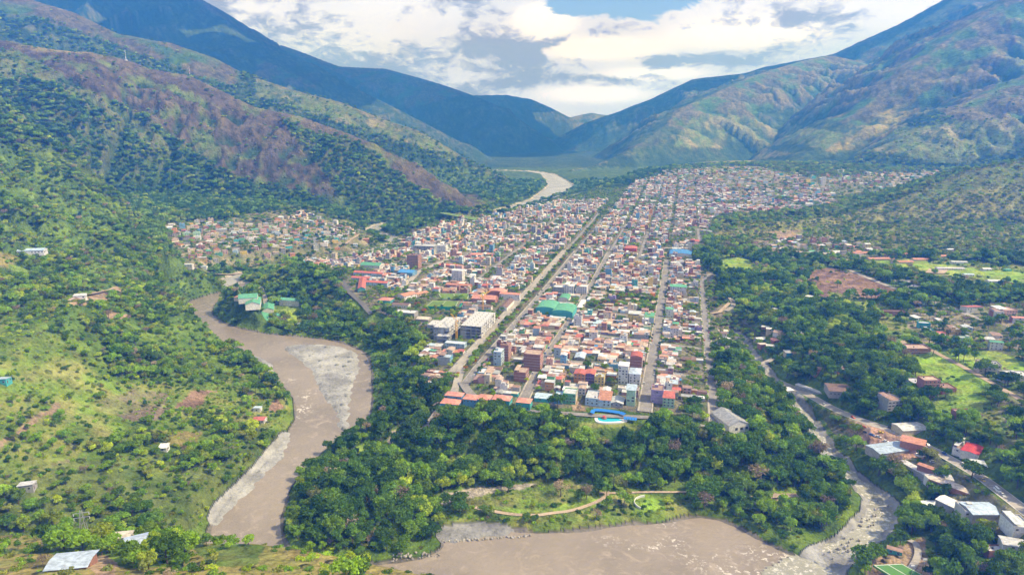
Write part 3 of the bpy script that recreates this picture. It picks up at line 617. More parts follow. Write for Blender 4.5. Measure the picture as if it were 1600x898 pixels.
# streets of the grid:  v, first u, last u, width, material
STREETS = [(-209, 596, 1250, 8.0, 'concrete'), (-187, 570, 1250, 7.0, 'street'), (-208, 1250, 1750, 5.5, 'street'), (-188, 1250, 1650, 5, 'street'), (-126, 528, 1250, 7.5, 'street'), (-126, 1250, 1600, 4.5, 'street'), (-21, 545, 1210, 9.5, 'street'), (36, 535, 1010, 7.2, 'street'),
           (-300, 980, 1700, 5, 'street'), (-380, 930, 1700, 6, 'street'), (-470, 980, 1500, 5, 'street'), (-70, 1180, 1500, 5, 'street'), (36, 1380, 1560, 5, 'street')]
for v, u0, u1, w, m in STREETS:
    st = 3 if u0 < 900 else 8
    P = [uv(u0, v), uv(u1, v)]
    ribbon('street', P, w, MR[m], .18, st, margin=2.5)
    if u0 < 900:
        for s in (-1, 1): ribbon('pavement', P, 1.8, MR['pave'], .32, st, off=s*(w/2+.9), curb=.3, occ=False)
CROSS = [(-187, 36, 640), (-186, 36, 742), (-186, 36, 850), (-187, 36, 962), (-640, 60, 1075), (-640, -21, 1190), (-600, 30, 1310), (-560, 120, 1430), (-560, 190, 1560), (-480, 260, 1700), (-420, 300, 1840), (-380, 300, 1980), (-330, 300, 2120)]
for v0, v1, u in CROSS: ribbon('street', [uv(u, v0), uv(u, v1)], 6.5 if u < 1000 else 6, MR['street'], .16, 4 if u < 1000 else 9, margin=.5)
ribbon('street', [uv(526, -128), uv(530, -60), uv(540, 0), uv(534, 45)], 6.5, MR['street'], .15, 3, margin=3)
ribbon('street', px_line([(752, 624), (741, 618), (730, 608), (722, 596)], 0), 8, MR['street'], .2, 3, smooth=True)
ribbon('street', px_line([(722, 570), (716, 590), (712, 606), (700, 618), (686, 628), (662, 648)], 0), 8, MR['concrete'], .21, 3, smooth=True)
ribbon('road', px_line([(636, 445), (654, 424), (684, 410), (712, 398)], 0), 9, MR['concrete'], .3, 4)
ribbon('road', px_line([(1028, 388), (1060, 388), (1096, 388), (1130, 384)], 0), 9, MR['concrete'], .4, 4)
ribbon('road', px_line([(1097, 452), (1096, 440), (1102, 430), (1116, 424)], -2), 7, MR['street'], .5, 3)
ribbon('road', px_line([(534, 440), (543, 456), (560, 470), (580, 486)], 0), 7, MR['asphalt'], .5, 4)
ribbon('road', px_line([(416, 470), (412, 455), (404, 444)], -20), 7, MR['concrete'], .8, 4)
ribbon('road', ROADP, 6, MR['concrete'], .2, 3, smooth=True)
MR_O = ribbon('highway', MAINROAD, 10, MR['concrete'], .2, 3, smooth=True, margin=3)
ribbon('road_edge_line', MAINROAD, .35, MR['paint'], .24, 3, off=4.5, occ=False, smooth=True); ribbon('road_edge_line', MAINROAD, .35, MR['paint'], .24, 3, off=-4.5, occ=False, smooth=True)
ribbon('road', PALEROAD, 9, MR['concrete'], .3, 4, smooth=True)
ribbon('dirt_road', DIRTROAD, 6, MR['dirt'], .25, 3, smooth=True)
ribbon('dirt_track', px_line([(1140, 473), (1124, 488), (1112, 490)]), 5, MR['dirt'], .6, 3); ribbon('road', px_line([(1128, 459), (1142, 466), (1148, 478), (1134, 486)]), 6, MR['concrete'], .6, 3, smooth=True)
ribbon('footpath', px_line([(742, 793), (770, 799), (800, 804), (838, 806), (860, 802), (890, 799), (916, 791), (940, 781), (950, 772), (948, 766), (936, 761)]), 3.2, MR['dirt'], .5, 2, smooth=True)
ribbon('footpath', px_line([(936, 770), (965, 771), (1000, 769), (1040, 769), (1084, 769)]), 2.6, MR['dirt'], .55, 2, smooth=True)
ribbon('dirt_track', px_line([(610, 696), (632, 680), (648, 664), (664, 648), (676, 636), (696, 622)]), 4, MR['dirt'], .7, 2, smooth=True)
ribbon('dirt_track', px_line([(1168, 780), (1200, 777), (1246, 775)]), 5, MR['dirt'], .5, 2)
ribbon('dirt_track', px_line([(540, 384), (552, 372), (566, 364)]), 7, MR['dirt'], .6, 5); ribbon('dirt_track', px_line([(300, 418), (340, 430), (390, 425), (425, 416)]), 8, MR['dirt'], .8, 5)
ribbon('dirt_track', px_line([(1418, 898), (1436, 870), (1432, 850), (1420, 845)]), 4, MR['concrete'], .5, 2, smooth=True)
ribbon('dirt_track', px_line([(100, 474), (140, 462), (178, 452)]), 4, MR['dirt'], .6, 3)

# ------------------------------------------------------------------ building materials
def masonry_material():
    m, g, b = material('painted_masonry', rough=.9, spec=.08); at = g('ShaderNodeAttribute', attribute_name='tint'); tc = g('ShaderNodeNewGeometry').outputs['Position']
    n = g.noise(tc, .7, 4, .65); n2 = g.noise(tc, 3.0, 2, .6)
    f = g.m('ADD', g.ramp(n, .3, .7, .78, 1.1), g.ramp(n2, .3, .7, -.06, .06)); g.put(b.inputs['Base Color'], g.mix(1.0, at.outputs[0], f, 'MULTIPLY')); return m
def roof_material():
    m, g, b = material('corrugated_roof', rough=.62, spec=.2); at = g('ShaderNodeAttribute', attribute_name='tint'); pos = g('ShaderNodeNewGeometry').outputs['Position']
    n = g.noise(pos, .45, 4, .6); mp = g('ShaderNodeMapping'); g.put(mp.inputs[0], pos); mp.inputs['Rotation'].default_value = (0, 0, -TA); mp.inputs['Scale'].default_value = (.25, 1.2, 1)
    st = g.noise(mp.outputs[0], 1.0, 3, .6)
    f = g.m('ADD', g.ramp(n, .3, .7, .72, 1.12), g.ramp(st, .3, .7, -.16, .14)); col = g.mix(1.0, at.outputs[0], f, 'MULTIPLY')
    rust = g.m('MULTIPLY', g.ramp(g.noise(pos, .22, 4, .7), .56, .70), .45); col = g.mix(rust, col, (.26, .15, .10))
    g.put(b.inputs['Base Color'], col); return m
M_WALL = masonry_material(); M_ROOF = roof_material(); M_GLASS = material('window_glass', (.035, .045, .055), .15, .5)[0]; M_FRAME = material('window_frame', (.55, .55, .52), .6)[0]
M_DOOR = material('door_paint', (.16, .10, .07), .6)[0]; M_TANK = material('tank_plastic', (.05, .07, .10), .45, .4)[0]; M_STEEL = material('galvanised_steel', (.5, .5, .5), .45, .5, .4)[0]
M_YEL = material('crane_yellow', (.75, .42, .05), .5, .4)[0]; M_WHITE = material('white_paint', (.75, .75, .73), .6)[0]; M_RED = material('red_paint', (.6, .06, .04), .6)[0]; M_BLUE = material('blue_sheet', (.03, .18, .55), .5, .3)[0]
M_NET = material('green_net', (.02, .30, .20), .7)[0]; M_POOL = material('pool_water', (.03, .42, .52), .12, .5)[0]; M_TARP = material('teal_tarp', (.03, .45, .42), .6)[0]; M_ROCK = road_material('boulder_rock', (.36, .34, .31)); M_BRICK = material('rough_brick', (.33, .17, .12), .9)[0]

class Geo:
    """collects boxes, slabs, prisms and tubes for ONE mesh"""
    def __init__(s): s.v = []; s.f = []; s.c = []; s.m = []
    def poly(s, pts, faces, col=(.5, .5, .5), mi=0):
        n = len(s.v); s.v += [tuple(map(float, p)) for p in pts]; s.f += [tuple(n+i for i in f) for f in faces]; s.c += [col]*len(faces); s.m += [mi]*len(faces)
    def box(s, x0, x1, y0, y1, z0, z1, col=(.5, .5, .5), mi=0, bottom=True):
        p = [(x, y, z) for z in (z0, z1) for y in (y0, y1) for x in (x0, x1)]
        s.poly(p, [(4, 5, 7, 6), (0, 1, 5, 4), (1, 3, 7, 5), (3, 2, 6, 7), (2, 0, 4, 6)]+([(0, 2, 3, 1)] if bottom else []), col, mi)
    def slab(s, a, b, c, d, t, col=(.5,)*3, mi=0):       # four top corners (counter-clockwise from above), thickness t
        p = [a, b, c, d]+[(q[0], q[1], q[2]-t) for q in (a, b, c, d)]
        s.poly(p, [(0, 1, 2, 3), (7, 6, 5, 4), (0, 4, 5, 1), (1, 5, 6, 2), (2, 6, 7, 3), (3, 7, 4, 0)], col, mi)
    def gable(s, x0, x1, y0, y1, z, h, t=.14, col=(.5,)*3, mi=0, axis='x'):
        if axis == 'x':
            ym = (y0+y1)/2
            s.slab((x0, y0, z), (x1, y0, z), (x1, ym, z+h), (x0, ym, z+h), t, col, mi); s.slab((x0, ym+.01, z+h), (x1, ym+.01, z+h), (x1, y1, z), (x0, y1, z), t, col, mi)
        else:
            xm = (x0+x1)/2
            s.slab((x0, y0, z), (xm, y0, z+h), (xm, y1, z+h), (x0, y1, z), t, col, mi); s.slab((xm+.01, y0, z+h), (x1, y0, z), (x1, y1, z), (xm+.01, y1, z+h), t, col, mi)
    def tri_ends(s, x0, x1, y0, y1, z, h, col, axis='x', mi=0):
        if axis == 'x':
            ym = (y0+y1)/2
            for x in (x0, x1): s.poly([(x-.1, y0, z), (x-.1, y1, z), (x-.1, ym, z+h), (x+.1, y0, z), (x+.1, y1, z), (x+.1, ym, z+h)], [(0, 2, 1), (3, 4, 5), (0, 3, 5, 2), (1, 2, 5, 4)], col, mi)
        else:
            xm = (x0+x1)/2
            for y in (y0, y1): s.poly([(x0, y-.1, z), (x1, y-.1, z), (xm, y-.1, z+h), (x0, y+.1, z), (x1, y+.1, z), (xm, y+.1, z+h)], [(0, 1, 2), (3, 5, 4), (0, 2, 5, 3), (1, 4, 5, 2)], col, mi)
    def hip(s, x0, x1, y0, y1, z, h, col=(.5,)*3, mi=0):
        k = min(x1-x0, y1-y0)/2
        if x1-x0 >= y1-y0: r = [(x0+k, (y0+y1)/2, z+h), (x1-k+.01, (y0+y1)/2, z+h)]
        else: r = [((x0+x1)/2, y0+k, z+h), ((x0+x1)/2, y1-k+.01, z+h)]
        c = [(x0, y0, z), (x1, y0, z), (x1, y1, z), (x0, y1, z)]; p = c+r+[(q[0], q[1], q[2]-.15) for q in c]
        F_ = [(0, 1, 5, 4), (1, 2, 5), (2, 3, 4, 5), (3, 0, 4)] if x1-x0 >= y1-y0 else [(0, 1, 4), (1, 2, 5, 4), (2, 3, 5), (3, 0, 4, 5)]
        s.poly(p, F_+[(9, 8, 7, 6), (0, 6, 7, 1), (1, 7, 8, 2), (2, 8, 9, 3), (3, 9, 6, 0)], col, mi)
    def arch(s, x0, x1, y0, y1, z, h, col=(.5,)*3, mi=0, n=12, t=.2):       # barrel vault along y
        xm, r = (x0+x1)/2, (x1-x0)/2; P = [(xm-r*math.cos(math.pi*i/n), z+h*math.sin(math.pi*i/n)) for i in range(n+1)]
        for (a, za), (b, zb) in zip(P[:-1], P[1:]): s.slab((a, y0, za), (b, y0, zb), (b, y1, zb), (a, y1, za), t, col, mi)
    def vault_end(s, x0, x1, y, z, h, col, mi=0, n=12):
        xm, r = (x0+x1)/2, (x1-x0)/2; P = [(xm-r*.98*math.cos(math.pi*i/n), z+h*.97*math.sin(math.pi*i/n)) for i in range(n+1)]
        p = [(a, y-.1, b) for a, b in P]+[(a, y+.1, b) for a, b in P]; m = n+1
        s.poly(p, [tuple(range(m)), tuple(range(2*m-1, m-1, -1))], col, mi)
    def tube(s, a, b, r0, r1=None, n=6, col=(.5,)*3, mi=0):
        r1 = r0 if r1 is None else r1; a = Vector(a); b = Vector(b); d = (b-a).normalized(); q = d.orthogonal().normalized(); w = d.cross(q)
        p = [a+(q*math.cos(t)+w*math.sin(t))*r0 for t in [2*math.pi*i/n for i in range(n)]]+[b+(q*math.cos(t)+w*math.sin(t))*r1 for t in [2*math.pi*i/n for i in range(n)]]
        s.poly(p, [(i, (i+1) % n, n+(i+1) % n, n+i) for i in range(n)]+[tuple(range(n-1, -1, -1)), tuple(range(n, 2*n))], col, mi)
    def mesh(s, name, mats):
        me = raw_mesh(name, s.v, faces=s.f, mats=mats, mat_idx=s.m)
        at = me.attributes.get('tint') or me.attributes.new('tint', 'FLOAT_COLOR', 'FACE')
        c = np.ones((len(s.c), 4), np.float32); c[:, :3] = s.c
        if len(me.polygons) == len(s.c): at.data.foreach_set('color', c.ravel())
        return me
def thing(name, label, cat, loc, rz=0.0, group=None):
    o = bpy.data.objects.new(name, None); COL.objects.link(o); o.location = loc; o.rotation_euler = (0, 0, rz); o['label'] = label; o['category'] = cat; o.empty_display_size = .5
    if group: o['group'] = group
    return o
def part(name, geo, mats, parent, label=None):
    o = bpy.data.objects.new(name, geo if isinstance(geo, bpy.types.Mesh) else geo.mesh(name, mats if isinstance(mats, (list, tuple)) else (mats,))); COL.objects.link(o); o.parent = parent
    if label: o['label'] = label
    return o
def copy_tree(root, loc, rz, label=None, group=None, scale=None):
    r = root.copy(); COL.objects.link(r); r.location = loc; r.rotation_euler = (0, 0, rz)
    if scale is not None: r.scale = scale
    if label: r['label'] = label
    if group: r['group'] = group
    for ch in root.children:
        c = ch.copy(); COL.objects.link(c); c.parent = r
        for gch in ch.children: d = gch.copy(); COL.objects.link(d); d.parent = c
    return r

# ------------------------------------------------------------------ houses
WALLS = {'brick': (.36, .19, .145), 'white': (.68, .67, .64), 'cream': (.62, .53, .38), 'grey': (.36, .36, .36), 'pink': (.58, .36, .32), 'blue': (.16, .36, .55), 'green': (.16, .42, .22), 'yellow': (.66, .50, .14), 'teal': (.10, .42, .42), 'orange': (.60, .28, .12), 'lilac': (.36, .28, .46), 'pale blue': (.42, .55, .66), 'pale green': (.38, .58, .40), 'purple': (.20, .12, .30), 'red': (.5, .12, .10)}
ROOFS = {'rusty brown': (.33, .22, .175), 'pinkish tan': (.47, .35, .28), 'light grey': (.52, .53, .54), 'white': (.70, .70, .70), 'grey': (.33, .34, .35), 'terracotta': (.46, .225, .15), 'red': (.46, .145, .115), 'dark brown': (.20, .135, .11), 'green': (.12, .36, .22), 'blue': (.08, .26, .55), 'pale blue': (.42, .52, .62), 'crimson': (.46, .06, .06), 'salmon': (.62, .28, .21), 'cream': (.60, .54, .44)}
def jit(c, r, k=.10): f = 1+r.uniform(-k, k); return tuple(min(1, max(0, x*f*(1+r.uniform(-.03, .03)))) for x in c)
_wincache = {}
def window_mesh(w, h):
    k = (round(w, 1), round(h, 1))
    if k not in _wincache:
        g = Geo(); g.box(-k[0]/2-.08, k[0]/2+.08, -.06, .03, -.08, k[1]+.08, mi=0); g.box(-k[0]/2, k[0]/2, -.10, -.065, 0, k[1], mi=1); g.box(-.03, .03, -.13, -.105, 0, k[1], mi=0)
        _wincache[k] = g.mesh('window', (M_FRAME, M_GLASS))
    return _wincache[k]
_dg = Geo(); _dg.box(-.5, .5, -.07, .03, 0, 2.1); DOORMESH = _dg.mesh('door', (M_DOOR,))
_tg = Geo(); _tg.tube((0, 0, 0), (0, 0, .9), .55, .55, 10); _tg.tube((0, 0, .9), (0, 0, 1.15), .55, .2, 10); TANKMESH = _tg.mesh('water_tank', (M_TANK,))
def house_shapes(h):
    """wall and roof geometry, window places and extras of one house; local x = across, y = away from the camera"""
    r = random.Random(h['seed']); W, D, n = h['w'], h['d'], h['n']; fh = h.get('fh', 2.75); H = n*fh; x0, x1, y0, y1 = h.get('mx', (-W/2, W/2))+(-D/2, D/2); W = x1-x0
    wc = jit(WALLS[h['wall']], r); side = jit(WALLS[h.get('side', h['wall'])], r); rc = jit(ROOFS[h['roof']], r)
    g = Geo(); rt = h['rt']; top = H+(.8 if rt == 'flat' else 0)
    p = [(x, y, z) for z in (-3, top) for y in (y0, y1) for x in (x0, x1)]
    g.poly(p, [(0, 1, 5, 4)], wc); g.poly(p, [(1, 3, 7, 5)], side); g.poly(p, [(3, 2, 6, 7)], side); g.poly(p, [(2, 0, 4, 6)], side)
    if rt == 'flat':
        t = .22; q = [(x0+t, y0+t), (x1-t, y0+t), (x1-t, y1-t), (x0+t, y1-t)]; o = [(x0, y0), (x1, y0), (x1, y1), (x0, y1)]
        P = [(a, b, top) for a, b in o]+[(a, b, top) for a, b in q]+[(a, b, H) for a, b in q]
        g.poly(P, [(i, (i+1) % 4, 4+(i+1) % 4, 4+i) for i in range(4)]+[(4+i, 4+(i+1) % 4, 8+(i+1) % 4, 8+i) for i in range(4)], wc)
    if n > 1 and h.get('bands', True):
        for k in range(1, n): g.box(x0-.12, x1+.12, y0-.12, y0-.005, k*fh-.18, k*fh+.02, jit((.55, .52, .48), r)); g.box(x1+.005, x1+.12, y0, y1, k*fh-.18, k*fh+.02, jit((.5, .48, .45), r))
    X0 = []; R = Geo(); ov = h.get('ov', .4); ph = h.get('pitch', .28)
    if rt == 'gable':
        ax = 'x' if W >= D else 'y'; rise = (D if ax == 'x' else W)/2*ph
        R.gable(x0-ov, x1+ov, y0-ov, y1+ov, H+.14-ov*ph+.1, rise+ov*ph, col=rc, axis=ax); g.tri_ends(x0+.1, x1-.1, y0+.1, y1-.1, H, rise, side, ax)
    elif rt == 'shed':
        s = r.choice((-1, 1)); rise = D*ph*.5; a, b = (H+.25, H+.25+rise) if s > 0 else (H+.25+rise, H+.25)
        R.slab((x0-ov, y0-ov, a), (x1+ov, y0-ov, a), (x1+ov, y1+ov, b), (x0-ov, y1+ov, b), .12, rc)
        g.poly([(x0, y1, H), (x1, y1, H), (x1, y1, b), (x0, y1, b), (x0, y0, H), (x1, y0, H), (x1, y0, a), (x0, y0, a)], [(1, 0, 3, 2), (4, 5, 6, 7), (5, 1, 2, 6), (0, 4, 7, 3)], side)
    elif rt == 'hip': R.hip(x0-ov, x1+ov, y0-ov, y1+ov, H+.12, min(W, D)/2*max(ph, .35), rc)
    elif rt == 'arch': R.arch(x0-.1, x1+.1, y0-ov, y1+ov, H, min(W*.22, 3.2), rc); g.vault_end(x0, x1, y0+.12, H, min(W*.22, 3.2), side); g.vault_end(x0, x1, y1-.12, H, min(W*.22, 3.2), side)
    else:
        R.box(x0+.23, x1-.23, y0+.23, y1-.23, H-.2, H+.03, rc)
        if h.get('hut', r.random() < .5) and W > 5 and D > 5: Q = Geo(); Q2 = Geo(); X0.append(('stair_hut', Q, Q2)); hx = r.uniform(x0+.5, x1-3.6); hy = r.uniform(y0+1, max(y0+1.1, y1-3.6)); Q.box(hx, hx+2.8, hy, hy+2.6, H+.04, H+2.5, wc); Q2.box(hx-.2, hx+3, hy-.2, hy+2.8, H+2.51, H+2.65, jit(ROOFS['light grey'], r))
        if h.get('shade', r.random() < .35): sx = W*r.uniform(.35, .55); c2 = jit(ROOFS[r.choice(['light grey', 'pinkish tan', 'rusty brown', 'terracotta', 'white'])], r); zz = H+2.3; Q = Geo(); Q2 = Geo(); X0.append(('rooftop_shelter', Q, Q2)); Q2.slab((x0+.3, y0+.3, zz), (x0+.3+sx, y0+.3, zz), (x0+.3+sx, y1-.3, zz+.7), (x0+.3, y1-.3, zz+.7), .1, c2); Q.box(x0+.4, x0+.58, y0+.4, y1-.5, H+.035, zz, (.4, .38, .35))
    X_ = []
    for sg in h.get('segs', ()):
        gw = Geo(); Rw = Geo(); X_.append(('wing', gw, Rw))                # lower wings behind the main volume, each with its own roof
        a, b_, sn, srt, src, sw_ = sg; c2 = jit(ROOFS[src], r); w2 = jit(WALLS[sw_], r); sh = sn*fh; k2 = r.uniform(.03, .12)*(b_-a); ya, yb = y0+r.uniform(0, .25)*D, y1-r.uniform(0, .12)*D
        gw.box(a, b_, ya, yb, -3, sh, w2, bottom=False)
        if srt == 'gable': Rw.gable(a-.2, b_+.2, ya-.3, yb+.3, sh+.1, (yb-ya)*.11, col=c2); gw.tri_ends(a+.1, b_-.1, ya, yb, sh, (yb-ya)*.10, w2)
        elif srt == 'shed': q = r.uniform(.5, 1.3); q0, q1 = (0, q) if r.random() < .5 else (q, 0); Rw.slab((a-.2, ya-.3, sh+.15+q0), (b_+.2, ya-.3, sh+.15+q0), (b_+.2, yb+.3, sh+.15+q1), (a-.2, yb+.3, sh+.15+q1), .1, c2); gw.box(a, b_, ya if q0 else yb-.2, ya+.2 if q0 else yb, sh, sh+q+.03, w2)
        else: Rw.box(a-.05, b_+.05, ya-.05, yb+.05, sh+.01, sh+.3, c2)
    wins = []                                   # (x, y, z, rotation, width, height)
    ww = h.get('ww', 1.3); wh = h.get('wh', 1.25)
    def row(length, fx, rot, pr, gap):
        m = max(1, int(length/gap))
        for k in range(n):
            for i in range(m):
                if r.random() > pr: continue
                t = -length/2+(i+.5)*length/m; x, y = fx(t)
                wins.append((x, y, k*fh+1.0, rot, ww, wh))
    if h.get('win', True):
        gp = h.get('gap', 3.2); pr = h.get('pr', .8)
        row(W, lambda t: (t+(x0+x1)/2, y0), 0, pr*h.get('fw', .75), gp); row(D, lambda t: (x1, t), math.pi/2, pr*h.get('sw', .9), gp)
        if h.get('lw', False): row(D, lambda t: (x0, -t), -math.pi/2, pr, gp)
    tanks = [(r.uniform(x0+1, x1-1), r.uniform(y0+1, y1-1), H+.05)] if rt == 'flat' and r.random() < .5 and min(W, D) > 3.5 else []
    return g, R, wins, tanks, X0+X_
class Bulk:                                     # many far houses in one mesh
    def __init__(s): s.v = []; s.f = []; s.c = []; s.m = []
    def add(s, G, x, y, z, rz, mo=0):
        n = len(s.v); c, q = math.cos(rz), math.sin(rz); s.v += [(x+a*c-b*q, y+a*q+b*c, z+d) for a, b, d in G.v]; s.f += [tuple(n+i for i in f) for f in G.f]; s.c += G.c; s.m += [mo+k for k in G.m]
    def house(s, h):
        g, R, wins, tanks, ex = house_shapes(h); x, y, z, rz = h['x'], h['y'], h['z'], h['rz']; s.add(g, x, y, z, rz); s.add(R, x, y, z, rz, 1)
        for _, a, b in ex: s.add(a, x, y, z, rz); s.add(b, x, y, z, rz, 1)
        if h['y'] < 1500:
            W = Geo()
            for (wx, wy, wz, wr, ww, wh) in wins:
                c, q = math.cos(wr), math.sin(wr); p = [(-ww/2, -.05, 0), (ww/2, -.05, 0), (ww/2, -.05, wh), (-ww/2, -.05, wh)]
                W.poly([(wx+a*c-b*q, wy+a*q+b*c, wz+d) for a, b, d in p], [(0, 1, 2, 3)], (.05, .06, .07))
            s.add(W, x, y, z, rz)
def house_thing(h, name, label, cat, group=None):
    g, R, wins, tanks, ex = house_shapes(h); t = thing(name, label, cat, (h['x'], h['y'], h['z']), h['rz'], group)
    w = part('wall', g, M_WALL, t); part('roof', R, M_ROOF, t)
    for nm, a, b in ex: q = part(nm, a, M_WALL, t); part('wing_roof' if nm == 'wing' else 'hut_roof' if nm == 'stair_hut' else 'shelter_roof', b, M_ROOF, q)
    for (wx, wy, wz, wr, ww, wh) in wins[:60]:
        o = part('window', window_mesh(ww, wh), None, w); o.location = (wx, wy, wz); o.rotation_euler = (0, 0, wr)
    if h.get('door', True):
        o = part('door', DOORMESH, None, w); o.location = (h.get('mx', (0, h['w']/2))[1]+.02, -h['d']/4, 0) if h.get('dside', True) else (h['w']*.1, -h['d']/2, 0); o.rotation_euler = (0, 0, math.pi/2 if h.get('dside', True) else 0)
    for p in tanks: o = part('water_tank', TANKMESH, None, t); o.location = p
    return t
HOUSES = []                                     # every ordinary house before it is built
def make_house(x, y, rz, w, d, n, wall, roof, rt, seed, **k):
    z = k.pop('z') if 'z' in k else height1(x, y)
    h = dict(x=x, y=y, z=z, rz=rz, w=w, d=d, n=n, wall=wall, roof=roof, rt=rt, seed=seed); h.update(k); return h
# ------------------------------------------------------------------ landmark buildings, placed by hand
HR = -TA
def spot(px, py): return hit(px, py)
def mpp(P): return math.sqrt(P[0]**2+P[1]**2+(P[2]-HC)**2)/F
HN = [0]
def hero(px, py, wpx, d, n, wall, roof, rt, label, name='house', cat='house', rz=HR, P=None, w=None, **k):
    """front bottom edge centred on pixel (px, py), wpx pixels wide, d metres deep"""
    P = P or spot(px, py); w = w or wpx*mpp(P); c, s = math.cos(rz), math.sin(rz); x, y = P[0]-s*d/2, P[1]+c*d/2; HN[0] += 1
    k = dict(k); clear_ = k.pop('clear', 5 if py > 430 else 0); h = make_house(x, y, rz, w, d, n, wall, roof, rt, 1000+HN[0], **k); occ_rect(x, y, rz, w/2, d/2, 1.5); f_ = clear_; occ_rect(P[0]+s*f_/2, P[1]-c*f_/2, rz, w/2, f_/2)
    HEROES.append((px, py, name)); return house_thing(h, name, label, cat, k.get('group'))
HEROES = []
# blue lodge row with salmon tiled roofs on the bluff
for px, py, wpx, d, w_, lab in [(702, 643, 29, 11, 'blue', 'front left of the row'), (708, 630, 27, 9, 'blue', 'set back behind the row'), (734, 636, 22, 11, 'blue', 'second along the row'), (755, 636, 20, 11, 'blue', 'third along the row'), (782, 637, 28, 11, 'teal', 'wide one at the row end')]:
    hero(px, py, wpx, d, 2, w_, 'salmon', 'hip', 'blue-walled lodge under a salmon hipped roof, '+lab, 'lodge', 'lodge', fh=3.2, gap=2.6, ww=1.2, bands=False, group='blue lodges along the bluff')
hero(817, 641, 22, 10, 2, 'teal', 'salmon', 'hip', 'teal-walled salmon-roofed lodge standing apart, between street end and bluff', 'lodge', 'lodge', fh=3.2, bands=False, group='blue lodges along the bluff')
# white hall with grey gable
hero(1154, 678, 33, 27, 1, 'white', 'grey', 'gable', 'white hall with a long grey gable roof at the bluff end of the stream-side street', 'hall', 'hall', rz=HR+.50, fh=5.5, ww=2.2, wh=2.2, gap=4.5, pitch=.42, door=True, clear=14)
# green arched market
for px, py, wpx, lab in [(852, 491, 31, 'left one of the pair'), (878, 496, 33, 'right one of the pair')]:
    hero(px, py, wpx, 34, 1, 'teal', 'green', 'arch', 'market hall under a big green vaulted roof, '+lab, 'market_hall', 'market hall', fh=7, win=False, group='green vaulted market halls')
hero(880, 472, 16, 22, 1, 'white', 'green', 'arch', 'small green-roofed shed just behind the green vaulted market halls', 'market_shed', 'shed', fh=4, win=False)
hero(905, 484, 7, 40, 1, 'white', 'white', 'gable', 'long narrow white-roofed shelter beside the green vaulted market halls', 'bus_shelter', 'shelter', fh=3.5, win=False, pitch=.15)
# white apartment blocks
for px, py, wpx, n, wl, lab in [(873, 458, 17, 3, 'grey', 'grey three-storey apartment block, left of the white pair behind the market'), (889, 459, 14, 4, 'white', 'white four-storey apartment block, left of the white pair behind the market'), (908, 460, 17, 4, 'white', 'white four-storey apartment block, right of the white pair behind the market')]:
    hero(px, py, wpx, 14, n, wl, 'white', 'flat', lab, 'apartment_block', 'apartment block', gap=3.0, ww=1.5, fw=1, lw=True)
# tall buildings
hero(645, 420, 18, 16, 8, 'brick', 'dark brown', 'flat', 'tall brown brick tower block left of the centre', 'apartment_block', 'apartment block', gap=2.8)
hero(714, 440, 17, 14, 6, 'white', 'white', 'flat', 'tall white tower block right of the red-roofed school', 'apartment_block', 'apartment block', gap=2.6, ww=1.0)
hero(662, 396, 34, 24, 5, 'grey', 'light grey', 'flat', 'wide grey hospital-like block with open storeys left of the centre', 'apartment_block', 'apartment block', gap=3.4, ww=2.4)
hero(690, 398, 14, 14, 6, 'white', 'light grey', 'flat', 'bright white tower beside the wide grey block', 'apartment_block', 'apartment block')
hero(831, 580, 26, 15, 6, 'brick', 'pinkish tan', 'flat', 'tall plain brick block left of the second street, high above the roofs', 'apartment_block', 'apartment block', fw=0.0, hut=False, shade=False)
hero(788, 564, 13, 12, 6, 'brick', 'rusty brown', 'flat', 'narrow brick tower just right of the avenue trees', 'apartment_block', 'apartment block', fw=.4, shade=False)
hero(777, 571, 12, 14, 5, 'pale blue', 'white', 'flat', 'narrow pale blue block beside the narrow brick tower', 'apartment_block', 'apartment block', gap=2.6, ww=1.7)
hero(812, 596, 19, 14, 3, 'brick', 'pinkish tan', 'flat', 'low brick block in front of the tall plain brick block', 'house', 'house', fw=0, sw=1)
hero(973, 600, 15, 14, 6, 'white', 'white', 'shed', 'slender white five-storey block with balcony stripes near the middle street', 'apartment_block', 'apartment block', gap=3.0, ww=1.5, pitch=.12)
hero(991, 602, 17, 16, 4, 'white', 'pale blue', 'hip', 'white corner block with pale roof on the middle street', 'apartment_block', 'apartment block', gap=2.8, fw=1)
hero(993, 580, 18, 14, 5, 'brick', 'red', 'arch', 'brick block under a red barrel roof left of the middle street', 'apartment_block', 'apartment block', fw=0)
hero(905, 598, 17, 12, 3, 'orange', 'red', 'gable', 'red-roofed orange three-storey house, left half of a pair', 'house', 'house', gap=2.6, pitch=.2)
hero(921, 598, 15, 12, 3, 'purple', 'red', 'gable', 'red-roofed purple three-storey house, right half of a pair', 'house', 'house', gap=2.6, pitch=.2)
hero(936, 603, 15, 10, 3, 'yellow', 'light grey', 'flat', 'bright yellow-banded house left of the slender white block', 'house', 'house', gap=2.6, fw=1)
hero(889, 631, 20, 13, 3, 'green', 'light grey', 'flat', 'bright green three-storey house facing the bluff', 'house', 'house', gap=2.8, fw=1, side='cream')
hero(872, 631, 13, 12, 2, 'blue', 'pale blue', 'flat', 'bright blue house against the bright green one', 'house', 'house', gap=2.6, fw=1)
hero(847, 628, 24, 12, 1, 'teal', 'pale blue', 'gable', 'low turquoise house at the foot of the second street', 'house', 'house')
hero(925, 634, 21, 18, 2, 'pale blue', 'light grey', 'flat', 'pale blue house with a wide pale roof above the pool', 'house', 'house', gap=3, fw=1, hut=False, shade=False)
hero(944, 636, 19, 16, 2, 'pale blue', 'terracotta', 'shed', 'pale blue house with orange awning roof above the pool', 'house', 'house')
hero(963, 636, 20, 14, 1, 'grey', 'light grey', 'gable', 'low grey house with pale roof above the pool steps', 'house', 'house')
